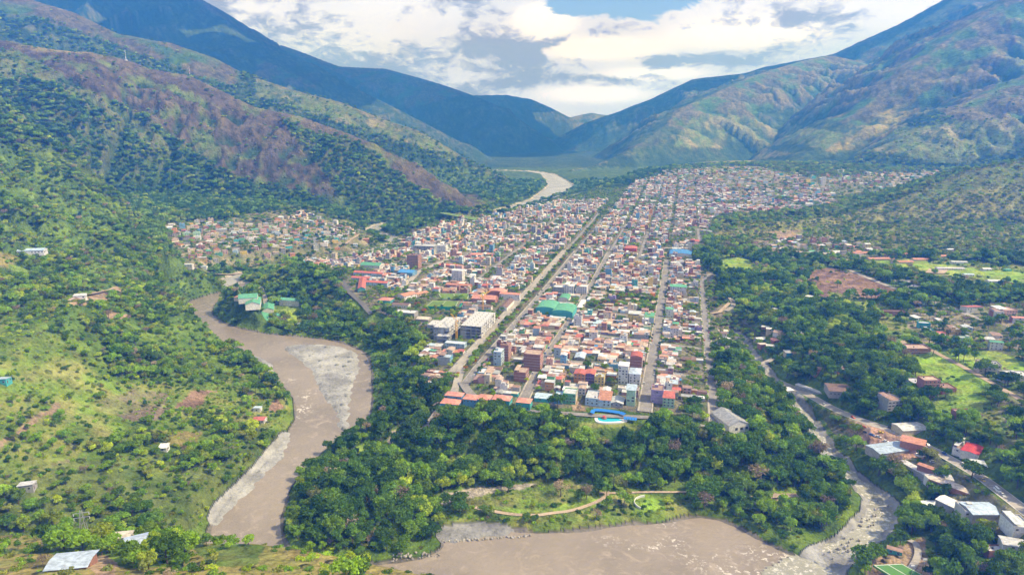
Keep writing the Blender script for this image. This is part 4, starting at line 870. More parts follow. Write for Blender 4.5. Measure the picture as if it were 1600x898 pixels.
hero(985, 634, 13, 12, 5, 'pale green', 'pale blue', 'shed', 'tall lime green corner block at the bluff end of the middle street', 'apartment_block', 'apartment block', gap=3.2, ww=2.0, pitch=.1, ov=.8)
hero(1026, 630, 18, 14, 4, 'lilac', 'rusty brown', 'flat', 'mauve block with orange awning right of the middle street foot', 'apartment_block', 'apartment block', fw=.3, shade=False)
hero(1044, 637, 17, 12, 3, 'pale green', 'red', 'shed', 'pale green house with small red roof facing the bluff', 'house', 'house', fw=1)
hero(905, 563, 15, 16, 1, 'grey', 'pale blue', 'gable', 'wide pale blue gabled shed amid the low roofs', 'house', 'house')
hero(1001, 504, 40, 14, 3, 'yellow', 'light grey', 'flat', 'long yellow three-storey school block beside the gardens', 'school', 'school', gap=3.6, fw=.7)
hero(1014, 506, 14, 16, 3, 'pale blue', 'green', 'shed', 'grey-blue block with green roof beside the yellow school block', 'house', 'house', fw=0)
hero(1059, 460, 24, 16, 4, 'white', 'green', 'gable', 'white block with green roof right of the middle street', 'apartment_block', 'apartment block', gap=3, pitch=.15, fw=.9)
hero(1063, 402, 34, 40, 1, 'white', 'blue', 'arch', 'big blue-roofed sports hall at the head of the middle street', 'sports_hall', 'hall', fh=4, win=False)
hero(985, 393, 18, 22, 1, 'red', 'red', 'hip', 'round-looking red-roofed arena between the far streets', 'arena', 'arena', fh=6, win=False)
# school with red roofs
for px, py, wpx, d, rz, lab in [(585, 447, 42, 9, HR, 'front wing, across the yard'), (575, 432, 48, 9, HR, 'rear wing, across the yard'), (563, 440, 30, 9, HR, 'short middle wing')]:
    hero(px, py, wpx, d, 2, 'pale blue', 'red', 'gable', 'red-roofed school '+lab, 'school_wing', 'school', rz=rz, gap=3, group='wings of the red-roofed school', pitch=.4)
hero(565, 457, 11, 62, 2, 'teal', 'red', 'gable', 'long red-roofed school wing beside the bluff road', 'school_wing', 'school', rz=HR+.42, gap=3, group='wings of the red-roofed school', pitch=.5, lw=True)
hero(578, 421, 32, 20, 2, 'white', 'green', 'gable', 'hall with a yellowish green roof behind the red-roofed school', 'hall', 'hall', pitch=.3, fh=3.6)
hero(600, 474, 20, 14, 1, 'teal', 'salmon', 'hip', 'turquoise building with orange hipped roof by the sports grounds', 'house', 'house', fh=4)
hero(626, 468, 18, 22, 2, 'white', 'terracotta', 'gable', 'large white building with orange gable left of the sports grounds', 'house', 'house', rz=HR-.5)
hero(644, 463, 12, 24, 1, 'cream', 'terracotta', 'gable', 'low building with long orange roof left of the playing fields', 'house', 'house', rz=HR-.6)
hero(625, 481, 27, 9, 1, 'white', 'dark brown', 'gable', 'long low building with maroon roof in front of the playing fields', 'house', 'house', fh=4)
hero(755, 474, 38, 18, 1, 'brick', 'salmon', 'gable', 'large open sports hall with pinkish red roof right of the playing fields', 'sports_hall', 'hall', fh=6, win=False, pitch=.4)
hero(775, 464, 28, 16, 1, 'brick', 'salmon', 'arch', 'second pinkish roofed sports hall behind the large open one', 'sports_hall', 'hall', fh=6, win=False)
hero(745, 485, 46, 9, 2, 'white', 'dark brown', 'gable', 'long maroon-roofed classroom block just behind the green netting', 'school_wing', 'school', gap=3)
hero(786, 486, 12, 40, 1, 'white', 'dark brown', 'gable', 'maroon-roofed white building beside the avenue', 'school_wing', 'school', fh=5, win=False, pitch=.4)
hero(796, 469, 32, 10, 3, 'white', 'salmon', 'gable', 'white three-storey building with orange roof left of the avenue', 'school_wing', 'school', gap=3)
hero(703, 420, 36, 12, 2, 'brick', 'red', 'gable', 'long red-roofed brick building among the central blocks', 'house', 'house')
hero(715, 450, 40, 12, 1, 'brick', 'terracotta', 'gable', 'long terracotta shed just behind the playing fields', 'house', 'house', fh=4)
hero(742, 403, 20, 16, 2, 'pale blue', 'salmon', 'hip', 'pale blue building with a salmon roof in the centre', 'house', 'house')
hero(633, 431, 24, 20, 2, 'blue', 'blue', 'gable', 'blue-roofed hall beside the white boulevard wall', 'hall', 'hall')
# white sheds on the building site
hero(632, 497, 32, 14, 1, 'grey', 'white', 'flat', 'plain white and grey shed at the edge of the building site', 'site_shed', 'shed', fh=6, win=False, hut=False, shade=False)
hero(660, 503, 20, 12, 1, 'grey', 'cream', 'gable', 'low pale gabled shed on the building site', 'site_shed', 'shed', fh=3, win=False)
hero(710, 545, 32, 9, 2, 'pale blue', 'white', 'flat', 'long white and blue office at the front of the building site', 'site_office', 'office', gap=2.4, fw=1, hut=False, shade=False)
hero(694, 571, 19, 10, 3, 'grey', 'pale blue', 'flat', 'grey house with bright blue side sheet left of the avenue', 'house', 'house', fw=0, side='blue')
# compound in the river bend
hero(452, 478, 33, 13, 3, 'white', 'green', 'gable', 'white three-storey block with green roof and blue stairs by the lawn', 'dormitory', 'building', gap=3, fw=1, pitch=.3, clear=40)
hero(372, 476, 12, 10, 1, 'white', 'terracotta', 'hip', 'small building with orange roof beside the green-roofed compound', 'house', 'house')
for px, py, wpx, d, lab in [(388, 474, 26, 18, 'rear left one of the compound'), (396, 490, 20, 36, 'left one of the sloping trio'), (408, 495, 18, 38, 'middle one of the sloping trio'), (419, 489, 16, 34, 'rightmost of the sloping trio'), (433, 500, 11, 12, 'tiny one by the lawn corner')]:
    hero(px, py, wpx, d, 1, 'white', 'green', 'gable', 'green-roofed low hall in the river bend, '+lab, 'hall', 'hall', rz=HR+.55, win=False, group='green-roofed halls in the river bend', pitch=.4, fh=4.5, clear=30)
hero(458, 506, 14, 10, 1, 'pale blue', 'white', 'gable', 'small white huts by the lawn in the river bend', 'house', 'house'); hero(476, 506, 12, 9, 1, 'cream', 'cream', 'gable', 'small cream hut by the lawn in the river bend', 'house', 'house')
# left bank
hero(404, 661, 16, 8, 1, 'white', 'red', 'gable', 'small farmhouse with a red roof on the left riverbank', 'farmhouse', 'house', rz=0)
hero(401, 643, 10, 6, 1, 'white', 'pale blue', 'shed', 'tiny pale blue hut behind the red-roofed farmhouse', 'hut', 'hut', rz=0)
hero(48, 398, 30, 12, 1, 'white', 'pale blue', 'gable', 'long white building with pale blue roof high on the green slope', 'farmhouse', 'house', rz=.25, fh=3.5)
hero(254, 705, 11, 6, 1, 'white', 'white', 'shed', 'tiny white-roofed hut amid scrub on the left bank', 'hut', 'hut', rz=.1)
hero(40, 768, 17, 7, 1, 'grey', 'light grey', 'shed', 'grey tin-roofed hut hidden in the trees at the left', 'hut', 'hut', rz=.3)
hero(104, 890, 45, 9, 1, 'brick', 'pale blue', 'gable', 'large tin-roofed barn beside the dirt yard on the near spur', 'barn', 'barn', rz=.16, pitch=.16, ov=.9, fh=2.7, win=False)
hero(213, 858, 26, 8, 1, 'brick', 'pale blue', 'gable', 'smaller tin-roofed house among trees right of the barn', 'farmhouse', 'house', rz=.45, pitch=.3, ov=.6, clear=14)
hero(188, 846, 22, 6, 1, 'cream', 'cream', 'shed', 'low pale lean-to behind the tin-roofed houses', 'hut', 'hut', rz=.2)
hero(2, 600, 12, 7, 1, 'teal', 'pale blue', 'shed', 'teal-roofed hut at the left picture edge', 'hut', 'hut', rz=.1)
hero(124, 466, 14, 6, 1, 'white', 'light grey', 'shed', 'small grey roof on the bare track of the green slope', 'hut', 'hut', rz=.3)
# right side, valley road
RZ1 = -.62
hero(1400, 713, 52, 15, 1, 'grey', 'pale blue', 'gable', 'workshop with a wide pale blue roof in the earth yard', 'workshop', 'workshop', rz=.25, pitch=.15, fh=3.6, win=False)
hero(1424, 704, 28, 12, 1, 'brick', 'terracotta', 'gable', 'terracotta-roofed workshop touching the pale blue one', 'workshop', 'workshop', rz=RZ1, pitch=.12, fh=4, win=False)
hero(1430, 679, 36, 14, 1, 'cream', 'light grey', 'gable', 'grey-roofed warehouse just across the highway from the earth yard', 'warehouse', 'warehouse', rz=.12, pitch=.2, fh=4, win=False)
hero(1397, 645, 22, 14, 4, 'grey', 'rusty brown', 'flat', 'open-storeyed concrete house among trees above the earth yard', 'house', 'house', rz=.2, gap=3, ww=2.2, fw=1)
hero(1512, 722, 19, 17, 1, 'white', 'crimson', 'gable', 'building with a bright crimson roof beside the highway', 'workshop', 'workshop', rz=RZ1-.2, pitch=.12, fh=3.4, win=False)
hero(1494, 714, 11, 18, 1, 'white', 'rusty brown', 'flat', 'white colonnaded building joined to the crimson-roofed one', 'house', 'house', rz=RZ1-.2)
hero(1534, 735, 22, 8, 1, 'grey', 'light grey', 'shed', 'grey roofed shed right of the crimson-roofed building', 'shed', 'shed', rz=-.3)
hero(1522, 760, 15, 26, 1, 'brick', 'cream', 'gable', 'long pale-roofed brick shed along the highway', 'warehouse', 'warehouse', rz=.66, pitch=.1, fh=4, win=False)
hero(1499, 738, 8, 26, 1, 'brick', 'terracotta', 'gable', 'narrow terracotta-roofed shed along the highway', 'shed', 'shed', rz=.66, pitch=.15, fh=3.5, win=False)
hero(1558, 808, 60, 14, 1, 'grey', 'pale blue', 'gable', 'large grey-blue warehouse roof below the highway', 'warehouse', 'warehouse', rz=.0, pitch=.18, fh=3.6, win=False)
hero(1524, 801, 20, 22, 1, 'grey', 'white', 'gable', 'narrow pale-roofed shed against the large grey-blue warehouse', 'shed', 'shed', rz=.5, pitch=.2, fh=3.4, win=False)
hero(1524, 818, 28, 12, 3, 'white', 'white', 'flat', 'white multi-terraced house in front of the pale warehouse', 'house', 'house', rz=-.1, gap=2.6, fw=1)
hero(1462, 799, 22, 8, 1, 'grey', 'white', 'shed', 'small white-roofed shed among trees left of the warehouse', 'shed', 'shed', rz=.0)
hero(1598, 836, 22, 14, 2, 'white', 'light grey', 'flat', 'pale two-storey house at the right edge', 'house', 'house', rz=-.1)
hero(1560, 866, 24, 6, 1, 'brick', 'light grey', 'flat', 'low brick enclosure with pale roof near the right corner', 'shed', 'shed', rz=.05, fh=2.4, win=False, hut=False, shade=False)
hero(1588, 860, 28, 9, 1, 'white', 'light grey', 'gable', 'pale metal-roofed sheds near the right corner', 'shed', 'shed', rz=-.35, pitch=.15)
hero(1456, 748, 10, 26, 1, 'grey', 'light grey', 'gable', 'stepped narrow tin roof below the highway', 'shed', 'shed', rz=.3, pitch=.15, fh=3)
hero(1478, 757, 40, 8, 1, 'white', 'light grey', 'shed', 'long low tin-roofed house below the highway', 'house', 'house', rz=.05, fh=3)
hero(1397, 866, 17, 4, 1, 'teal', 'rusty brown', 'shed', 'teal-walled changing hut beside the pitch', 'hut', 'hut', rz=-.55, fh=2.6, pitch=.1)
hero(1313, 620, 30, 20, 1, 'grey', 'dark brown', 'gable', 'dark-roofed shed under the trees by the highway', 'shed', 'shed', rz=-.2, pitch=.12, fh=4)
hero(1289, 609, 8, 30, 1, 'grey', 'light grey', 'gable', 'long pale-roofed shed beside the highway', 'shed', 'shed', rz=.6, pitch=.12, fh=3.5)
hero(1233, 614, 16, 9, 1, 'white', 'white', 'hip', 'small white-roofed house beside the stream bridge', 'house', 'house', rz=.2)
hero(1453, 622, 22, 10, 6, 'brick', 'pinkish tan', 'flat', 'tall brick block alone beside the green meadow', 'apartment_block', 'apartment block', rz=.05, gap=3, fw=1, hut=False, shade=False)
hero(1434, 612, 16, 12, 3, 'grey', 'light grey', 'flat', 'grey concrete block left of the lone tall brick block', 'house', 'house', rz=.05, fw=.2)
hero(1483, 614, 18, 12, 1, 'brick', 'rusty brown', 'flat', 'roofless brick shell right of the lone tall brick block', 'house', 'house', rz=0, fh=4.5, win=False)
hero(1517, 655, 28, 12, 1, 'brick', 'rusty brown', 'flat', 'unfinished brick house with raw columns beside the slope meadow', 'house', 'house', rz=0, fh=4, hut=False)
hero(1433, 553, 34, 14, 2, 'brick', 'pinkish tan', 'flat', 'brick house with half-built upper floor at the bend of the dirt road', 'house', 'house', rz=-.05, fw=.3)
hero(1397, 494, 28, 8, 1, 'brick', 'dark brown', 'flat', 'roofless brick shell on the pasture by the ploughed field', 'house', 'house', rz=-.15, fh=5.5, win=False, hut=False, shade=False)
hero(1546, 583, 24, 13, 3, 'cream', 'grey', 'flat', 'cream three-storey house at the corner of the green meadow', 'house', 'house', rz=-.3, fw=1)
hero(1592, 596, 30, 14, 2, 'grey', 'light grey', 'flat', 'grey terraced house by the dirt road at the right edge', 'house', 'house', rz=-.1)
hero(1574, 492, 26, 14, 2, 'pink', 'pinkish tan', 'flat', 'pink block at the right end of the highway suburb', 'house', 'house', rz=.1)
hero(1523, 488, 22, 12, 2, 'white', 'red', 'shed', 'white house with crimson front in the roadside suburb', 'house', 'house', rz=.05)
hero(1280, 470, 44, 10, 1, 'grey', 'white', 'gable', 'long white-roofed stables on the pasture edge', 'stable', 'stable', rz=-.75, w=38, pitch=.1, win=False)
hero(1312, 412, 24, 12, 2, 'white', 'pinkish tan', 'gable', 'long white building with pale roof above the ploughed field', 'school_wing', 'school', rz=-.1, pitch=.2)
for px, py, wpx, lab in [(1378, 407, 36, 'front left of the group'), (1346, 398, 22, 'small far left one'), (1395, 400, 22, 'small rear one in the middle'), (1430, 400, 26, 'just right of the rear middle'), (1476, 403, 24, 'far right one'), (1412, 412, 28, 'front one, right of the first'), (1440, 408, 22, 'between the two front ones')]:
    hero(px, py, wpx, 10, 1, 'cream', 'terracotta', 'gable', 'terracotta-roofed classroom block on the green fields, '+lab, 'classroom_block', 'school', rz=.05, pitch=.35, group='terracotta-roofed blocks on the green fields')
for px, py, wpx, c, lab in [(1500, 412, 20, 'light grey', 'grey shed beside the terracotta-roofed classroom blocks'), (1486, 422, 34, 'light grey', 'long grey shed in front of the terracotta-roofed classroom blocks'), (1543, 423, 10, 'white', 'little white hut on the far green field'), (1558, 442, 20, 'white', 'white-roofed shed on the green field near the right edge'), (1515, 432, 12, 'pale blue', 'pale blue shed on the green field behind the trees')]:
    hero(px, py, wpx, 9, 1, 'white', c, 'gable', lab, 'shed', 'shed', rz=-.1, pitch=.2)
hero(1576, 424, 8, 6, 1, 'green', 'green', 'hip', 'tiny bright green hut on the far green field', 'hut', 'hut', rz=0)
hero(1287, 291, 5, 8, 7, 'white', 'white', 'flat', 'slim white tower standing in the far suburb', 'tower', 'tower', rz=0, fh=4, win=False, hut=False, shade=False)

# ---- building site: two grey concrete blocks
def site_block(px, py, wpx, d, n, label):
    P = spot(px, py); w = wpx*mpp(P); x, y = P[0]-math.sin(HR)*d/2, P[1]+math.cos(HR)*d/2; occ_rect(x, y, HR, w/2, d/2, 1.5)
    t = thing('unfinished_block', label, 'building', (x, y, P[2]), HR, 'grey blocks of the building site'); c = (.46, .47, .48); g = Geo(); H = 3.7
    for k in range(n+1): g.box(-w/2, w/2, -d/2, d/2, k*H-.35-(3 if k == 0 else 0), k*H, (.5, .5, .5))
    part('floor_slab', g, M_WALL, t); g = Geo(); m = max(2, int(w/6)); q = max(2, int(d/7))
    for i in range(m+1):
        for j in range(q+1):
            cx = -w/2+.35+i*(w-.7)/m; cy = -d/2+.35+j*(d-.7)/q; g.box(cx-.3, cx+.3, cy-.3, cy+.3, .01, n*H-.36, c); g.box(cx-.25, cx+.25, cy-.25, cy+.25, n*H+.01, n*H+1.3, c)
    part('column', g, M_WALL, t)['kind'] = 'stuff'
    g = Geo(); r = random.Random(px)
    for k in range(n):
        for i in range(m):
            if r.random() < .6: a = -w/2+i*w/m+.7; g.box(a, a+w/m-1.4, -d/2+.5, -d/2+.75, k*H+.01, (k+1)*H-.36 if r.random() < .5 else k*H+1.3, (.40, .41, .43))
        for j in range(q):
            if r.random() < .75: a = -d/2+j*d/q+.7; g.box(w/2-.75, w/2-.5, a, a+d/q-1.4, k*H+.01, k*H+(H-.36 if r.random() < .4 else 1.4), (.60, .59, .57))  # right-side infill paler than the front one: sunlight put into the colour
        g.box(-w/2+3, w/2-3, -.15, .15, k*H+.01, (k+1)*H-.36, (.38, .38, .4))
    part('infill_wall', g, M_WALL, t); return t
site_block(690, 531, 26, 42, 4, 'grey concrete block under construction, left of the crane mast')
site_block(736, 529, 34, 60, 4, 'long grey concrete block under construction beside the avenue, right of the crane mast')
site_block(692, 535, 20, 10, 2, 'low grey annexe in front of the left concrete block')
site_block(676, 517, 18, 20, 2, 'low grey concrete wing at the left side of the building site')
def tower_crane(px, py, h, jib, rz, label):
    P = spot(px, py); t = thing('tower_crane', label, 'crane', P, rz, 'yellow tower cranes'); g = Geo(); s = .8
    for a in (-s, s):
        for b in (-s, s): g.box(a-.14, a+.14, b-.14, b+.14, 0, h)
    z = 0
    while z < h-2:
        g.tube((-s, -s, z), (s, -s, z+2), .09, n=4); g.tube((s, -s, z), (s, s, z+2), .09, n=4); g.tube((s, s, z), (-s, s, z+2), .09, n=4); g.tube((-s, s, z), (-s, -s, z+2), .09, n=4); z += 2
    part('mast', g, M_YEL, t); g = Geo()
    for a in (-.6, .6): g.box(-jib*.3, jib, a-.1, a+.1, h, h+.2)
    g.box(-jib*.3, jib, -.1, .1, h+1.3, h+1.5)
    for i in range(int(jib*1.3/2)): x = -jib*.3+i*2; g.tube((x, -.6, h+.1), (x+1, 0, h+1.4), .07, n=4); g.tube((x+1, 0, h+1.4), (x+2, .6, h+.1), .07, n=4)
    part('jib', g, M_YEL, t); g = Geo(); g.box(-.9, .9, -.9, .9, h+.3, h+2.3); part('operator_cab', g, M_WHITE, t); g = Geo(); g.box(-jib*.3, -jib*.3+2, -.8, .8, h-1.6, h-.1); part('counterweight', g, M_STEEL, t)
    g = Geo(); g.tube((0, 0, h+1.5), (0, 0, h+6), .35, .15, 4); g.tube((0, 0, h+6), (jib*.8, 0, h+1.5), .06, n=4); g.tube((0, 0, h+6), (-jib*.28, 0, h+1.5), .06, n=4); part('tower_peak', g, M_YEL, t); return t
tower_crane(713.6, 531, 23, 26, 1.9, 'yellow tower crane between the two grey concrete blocks')
tower_crane(754.5, 488, 22, 24, 1.2, 'yellow tower crane standing behind the long concrete block')
# ---- sports grounds
def field(px, py, pts, label, name='sports_pitch', cat='sports pitch', mat=None, lines=True, z=None):
    Q = [hit(a, b) for a, b in pts]; zz = max(q[2] for q in Q)+.55 if z is None else z; cx = sum(q[0] for q in Q)/len(Q); cy = sum(q[1] for q in Q)/len(Q)
    t = thing(name, label, cat, (cx, cy, zz)); L = [(q[0]-cx, q[1]-cy) for q in Q]; g = Geo(); n = len(L)
    g.poly([(a, b, 0) for a, b in L]+[(a, b, -1.2) for a, b in L], [tuple(range(n))]+[(i, n+i, n+(i+1) % n, (i+1) % n) for i in range(n)]); part('turf', g, mat or MR['lawn'], t)
    if lines:
        g = Geo()
        def ln(a, b, w=.35):
            d = math.hypot(b[0]-a[0], b[1]-a[1]); nx, ny = -(b[1]-a[1])/d*w/2, (b[0]-a[0])/d*w/2; g.poly([(a[0]+nx, a[1]+ny, .02), (a[0]-nx, a[1]-ny, .02), (b[0]-nx, b[1]-ny, .02), (b[0]+nx, b[1]+ny, .02)], [(0, 1, 2, 3)])
        I = [(a*.94, b*.94) for a, b in L]
        for i in range(n): ln(I[i], I[(i+1) % n])
        if n == 4: ln(((I[0][0]+I[1][0])/2, (I[0][1]+I[1][1])/2), ((I[2][0]+I[3][0])/2, (I[2][1]+I[3][1])/2))
        part('pitch_marking', g, M_WHITE, t)
    i, j = np.meshgrid(np.arange(min(q[0] for q in Q), max(q[0] for q in Q), 1.5), np.arange(min(q[1] for q in Q), max(q[1] for q in Q), 1.5)); m = inpoly(i.ravel(), j.ravel(), [q[:2] for q in Q]); a, b = occ_idx(i.ravel()[m], j.ravel()[m]); OCC[a, b] = True
    return t
field(0, 0, [(662, 482), (712, 482), (718, 471), (676, 470)], 'grass pitch with green netting in front of it, behind the building site')
field(0, 0, [(690, 468), (732, 468), (734, 459), (684, 459)], 'yellowish grass pitch behind the netted one')
field(0, 0, [(686, 347), (752, 347), (756, 342), (695, 341)], 'distant green pitch at the far left of the centre')
field(0, 0, [(1360, 910), (1408, 888), (1444, 900), (1400, 935)], 'green artificial turf pitch with white lines at the lower right', mat=material('artificial_turf', (.09, .22, .05), .9)[0])
field(0, 0, [(1445, 428), (1475, 428), (1482, 422), (1452, 421)], 'trodden pale pitch in front of the classroom blocks', lines=False, mat=MR['dirt'])
def netting(px0, py0, px1, py1, h, label):
    a = spot(px0, py0); b = spot(px1, py1); L = math.hypot(b[0]-a[0], b[1]-a[1]); t = thing('netting_fence', label, 'fence', a, math.atan2(b[1]-a[1], b[0]-a[0])); g = Geo(); g.box(0, L, -.04, .04, .3, h); part('net', g, M_NET, t)
    g = Geo(); [g.tube((x, 0, -1), (x, 0, h+.2), .08, n=5) for x in np.linspace(0, L, max(2, int(L/8)))]; part('post', g, M_STEEL, t)['kind'] = 'stuff'; return t
netting(664, 484, 712, 485, 5, 'long green netting fence in front of the grass pitch'); netting(738, 489, 770, 491, 5, 'green netting fence just behind the long concrete block'); netting(718, 482, 727, 470, 4, 'short green netting at the right end of the grass pitch')
# ---- pool with blue canopy
def pool():
    P = spot(950, 662); t = thing('swimming_pool', 'turquoise pool with a round island on a white deck at the bluff edge', 'swimming pool', (P[0], P[1], P[2]+1.2), HR); s = mpp(P)
    def blob(rx, ry, n=28): return [(rx*math.cos(a)+rx*.12*math.cos(2*a), ry*math.sin(a)*(1-.35*math.cos(a))) for a in [2*math.pi*i/n for i in range(n)]]
    def disc(P_, z, th, mat, name, mi=0):
        g = Geo(); n = len(P_); g.poly([(a, b, z) for a, b in P_]+[(a, b, z-th) for a, b in P_], [tuple(range(n))]+[(i, n+i, n+(i+1) % n, (i+1) % n) for i in range(n)]); return part(name, g, mat, t)
    disc([(a, b+7) for a, b in blob(13.5, 8)], 0, 3, M_WHITE, 'deck'); disc([(a-.5, b+7) for a, b in blob(10, 5.6)], .06, .05, M_POOL, 'water')
    disc([(-4+2.2*math.cos(k*.5), 7+2.0*math.sin(k*.5)) for k in range(13)], .6, .6, MR['red'], 'island'); 
    g = Geo(); g.tube((-4, 7, .6), (-4, 7, 2.2), .2); g.tube((-4, 7, 2.0), (-4, 7, 2.4), 1.5, .3, 10); part('parasol', g, M_RED, t)
    t2 = thing('pool_canopy', 'long blue canopy curving behind the turquoise pool', 'canopy', (P[0], P[1], P[2]+1), HR); g = Geo(); h = Geo()
    L = [(-14.5, 9), (-14, 15.5), (-9, 17), (0, 16.8), (8, 15.8), (12.5, 13)]
    for (a, b), (c, d) in zip(L[:-1], L[1:]):
        k = math.hypot(c-a, d-b); nx, ny = -(d-b)/k*1.6, (c-a)/k*1.6; g.slab((a-nx, b-ny, 2.7), (c-nx, d-ny, 2.7), (c+nx, d+ny, 3.7), (a+nx, b+ny, 3.7), .12); h.tube((a, b, 0), (a, b, 3.0), .1, n=5)
    part('canopy_sheet', g, M_BLUE, t2); part('post', h, M_STEEL, t2)['kind'] = 'stuff'
    t3 = thing('sun_shade', 'striped blue lean-to at the right of the pool', 'sun shade', (P[0], P[1], P[2]+1), HR); g = Geo(); h = Geo()
    for i in range(5): g.slab((12+i*2.2, 5, 2.3), (13.9+i*2.2, 5, 2.3), (13.9+i*2.2, 9.5, 3), (12+i*2.2, 9.5, 3), .12); h.tube((13+i*2.2, 7, 0), (13+i*2.2, 7, 2.5), .09, n=5)
    part('shade_panel', g, M_BLUE, t3); part('post', h, M_STEEL, t3)['kind'] = 'stuff'; occ_rect(*([*(P[0]-math.sin(HR)*11, P[1]+math.cos(HR)*11)]), HR, 30, 14); occ_rect(P[0]+math.sin(HR)*6, P[1]-math.cos(HR)*6, HR, 27, 9)
pool()
# ---- round walled paddock, boulder groyne
def boulder(x, y, z, s, r, label, group):
    bpy_me = BOULD[r.randrange(len(BOULD))]; o = bpy.data.objects.new('boulder', bpy_me); COL.objects.link(o); o.location = (x, y, z); o.rotation_euler = (r.uniform(0, 6), r.uniform(0, 6), r.uniform(0, 6)); o.scale = (s, s*r.uniform(.7, 1), s*r.uniform(.6, .9)); o['label'] = label; o['category'] = 'boulder'; o['group'] = group; return o
def rock_mesh(seed):
    import bmesh
    bm = bmesh.new(); bmesh.ops.create_icosphere(bm, subdivisions=2, radius=1.0); r = random.Random(seed)
    ax = [Vector((r.gauss(0, 1), r.gauss(0, 1), r.gauss(0, 1))).normalized() for _ in range(7)]; dd = [r.uniform(.55, .85) for _ in ax]
    for v in bm.verts:
        for a, d in zip(ax, dd):
            k = v.co.dot(a)-d
            if k > 0: v.co -= a*k*.9
    me = bpy.data.meshes.new('boulder'); bm.to_mesh(me); bm.free(); me.materials.append(M_ROCK); return me
BOULD = [rock_mesh(i) for i in range(5)]
_r = random.Random(5)
G1, G2 = spot(690, 846), spot(832, 841)
for i in range(30):
    t = (i+_r.random()*.6)/30; s = _r.uniform(.6, 1.5); boulder(G1[0]+(G2[0]-G1[0])*t, G1[1]+(G2[1]-G1[1])*t+_r.uniform(-.8, .8), ZR+.25, s, _r, 'pale boulder in the groyne line reaching along the near river shore', 'boulders of the river groyne')
for i in range(36):
    px, py = _r.uniform(608, 688), _r.uniform(862, 878); py = 876-(px-608)*.12+_r.uniform(-3, 3); q = unz(px, py, ZR); boulder(q[0], q[1], max(ZR, height1(q[0], q[1]))+.3, _r.uniform(.5, 1.3), _r, 'pale boulder in the heap at the tip of the wooded peninsula', 'boulders at the peninsula tip')
for i in range(46):
    k = _r.random(); px = 1300+(1385-1300)*k+_r.uniform(-14, 14); py = 868-(868-790)*k+_r.uniform(-12, 12); q = unz(px, py, -27.6); boulder(q[0], q[1], -27.9, _r.uniform(.5, 1.3), _r, 'grey boulder lying in the white water of the stream', 'boulders in the stream')
pad = spot(1015, 787); tp_ = thing('paddock_wall', 'round white stone wall at the left of the round lawn by the river', 'wall', pad); g = Geo()
for i in range(14):
    a = math.radians(100+i*9); b = a+math.radians(8); R1 = 10.5; g.poly([(R1*math.cos(q)*s, R1*math.sin(q)*s*.9, z) for z in (-.5, 1.6) for s in (1, 1.05) for q in (a, b)], [(0, 1, 5, 4), (3, 2, 6, 7), (4, 5, 7, 6)])
part('wall_ring', g, M_WHITE, tp_)
# ---- masts, pylon, lamps
def mast(px, py, h, label, red=True, P=None):
    P = P or spot(px, py); t = thing('radio_mast', label, 'radio mast', P); g = Geo()
    for k in range(6): g.tube((0, 0, h*k/6), (0, 0, h*(k+1)/6), .9*(1-k*.12), .9*(1-(k+1)*.12), 6, mi=k % 2)
    part('mast_tube', g, (M_RED if red else M_WHITE, M_WHITE), t); g = Geo(); g.box(-3, 3, -2, 2, -.5, 3); part('equipment_hut', g, M_WHITE, t); g = Geo(); [g.tube((a, .9, h*z), (a*1.3, -.9, h*z+1.8), .6, .6) for a, z in ((1.3, .7), (-1.3, .82), (.9, .9))]; part('antenna', g, M_WHITE, t); return t
mast(297, 120, 40, 'red and white radio mast on the brown ridge crest'); mast(197, 95, 30, 'smaller pale radio mast further up the ridge, left of the red and white one', False); mast(434, 362, 26, 'red radio mast in the settlement across the river')
def pylon(px, py, h, label):
    P = spot(px, py); t = thing('power_pylon', label, 'pylon', P, .3); g = Geo(); 
    for a in (-1, 1):
        for b in (-1, 1): g.tube((a*1.8, b*1.8, -1), (a*.35, b*.35, h), .16, .1, 4)
    for k in range(6):
        z0, z1 = h*k/6, h*(k+1)/6; w0, w1 = 1.8-1.45*k/6, 1.8-1.45*(k+1)/6
        for s in (-1, 1): g.tube((-w0, s*w0, z0), (w1, s*w1, z1), .08, n=4); g.tube((s*w0, w0, z0), (s*w1, -w1, z1), .08, n=4)
    part('lattice', g, M_STEEL, t); g = Geo(); [g.tube((-3, 0, h*z), (3, 0, h*z), .14, n=4) for z in (.78, .92)]; part('crossarm', g, M_STEEL, t)
    g = Geo(); [g.tube((x, 0, h*z), (x, 0, h*z-1.1), .12, n=5) for x in (-2.9, 2.9) for z in (.78, .92)]; part('insulator', g, M_WHITE, t); return t
pylon(134, 846, 15, 'steel lattice pylon rising from trees behind the barn')
def lamp(px, py, h, label, P=None, group=None):
    P = P or spot(px, py); t = thing('floodlight_pole', label, 'floodlight', P, 0, group); g = Geo(); g.tube((0, 0, -.5), (0, 0, h), .16, .1); part('pole', g, M_STEEL, t); g = Geo(); g.box(-1.1, 1.1, -.3, .1, h-.3, h+.7); part('lamp_head', g, M_WHITE, t)
lamp(1422, 910, 11, 'floodlight on a tall pole, left one at the turf pitch', group='floodlights at the turf pitch'); lamp(1441, 900, 11, 'floodlight on a tall pole, right one at the turf pitch', group='floodlights at the turf pitch')
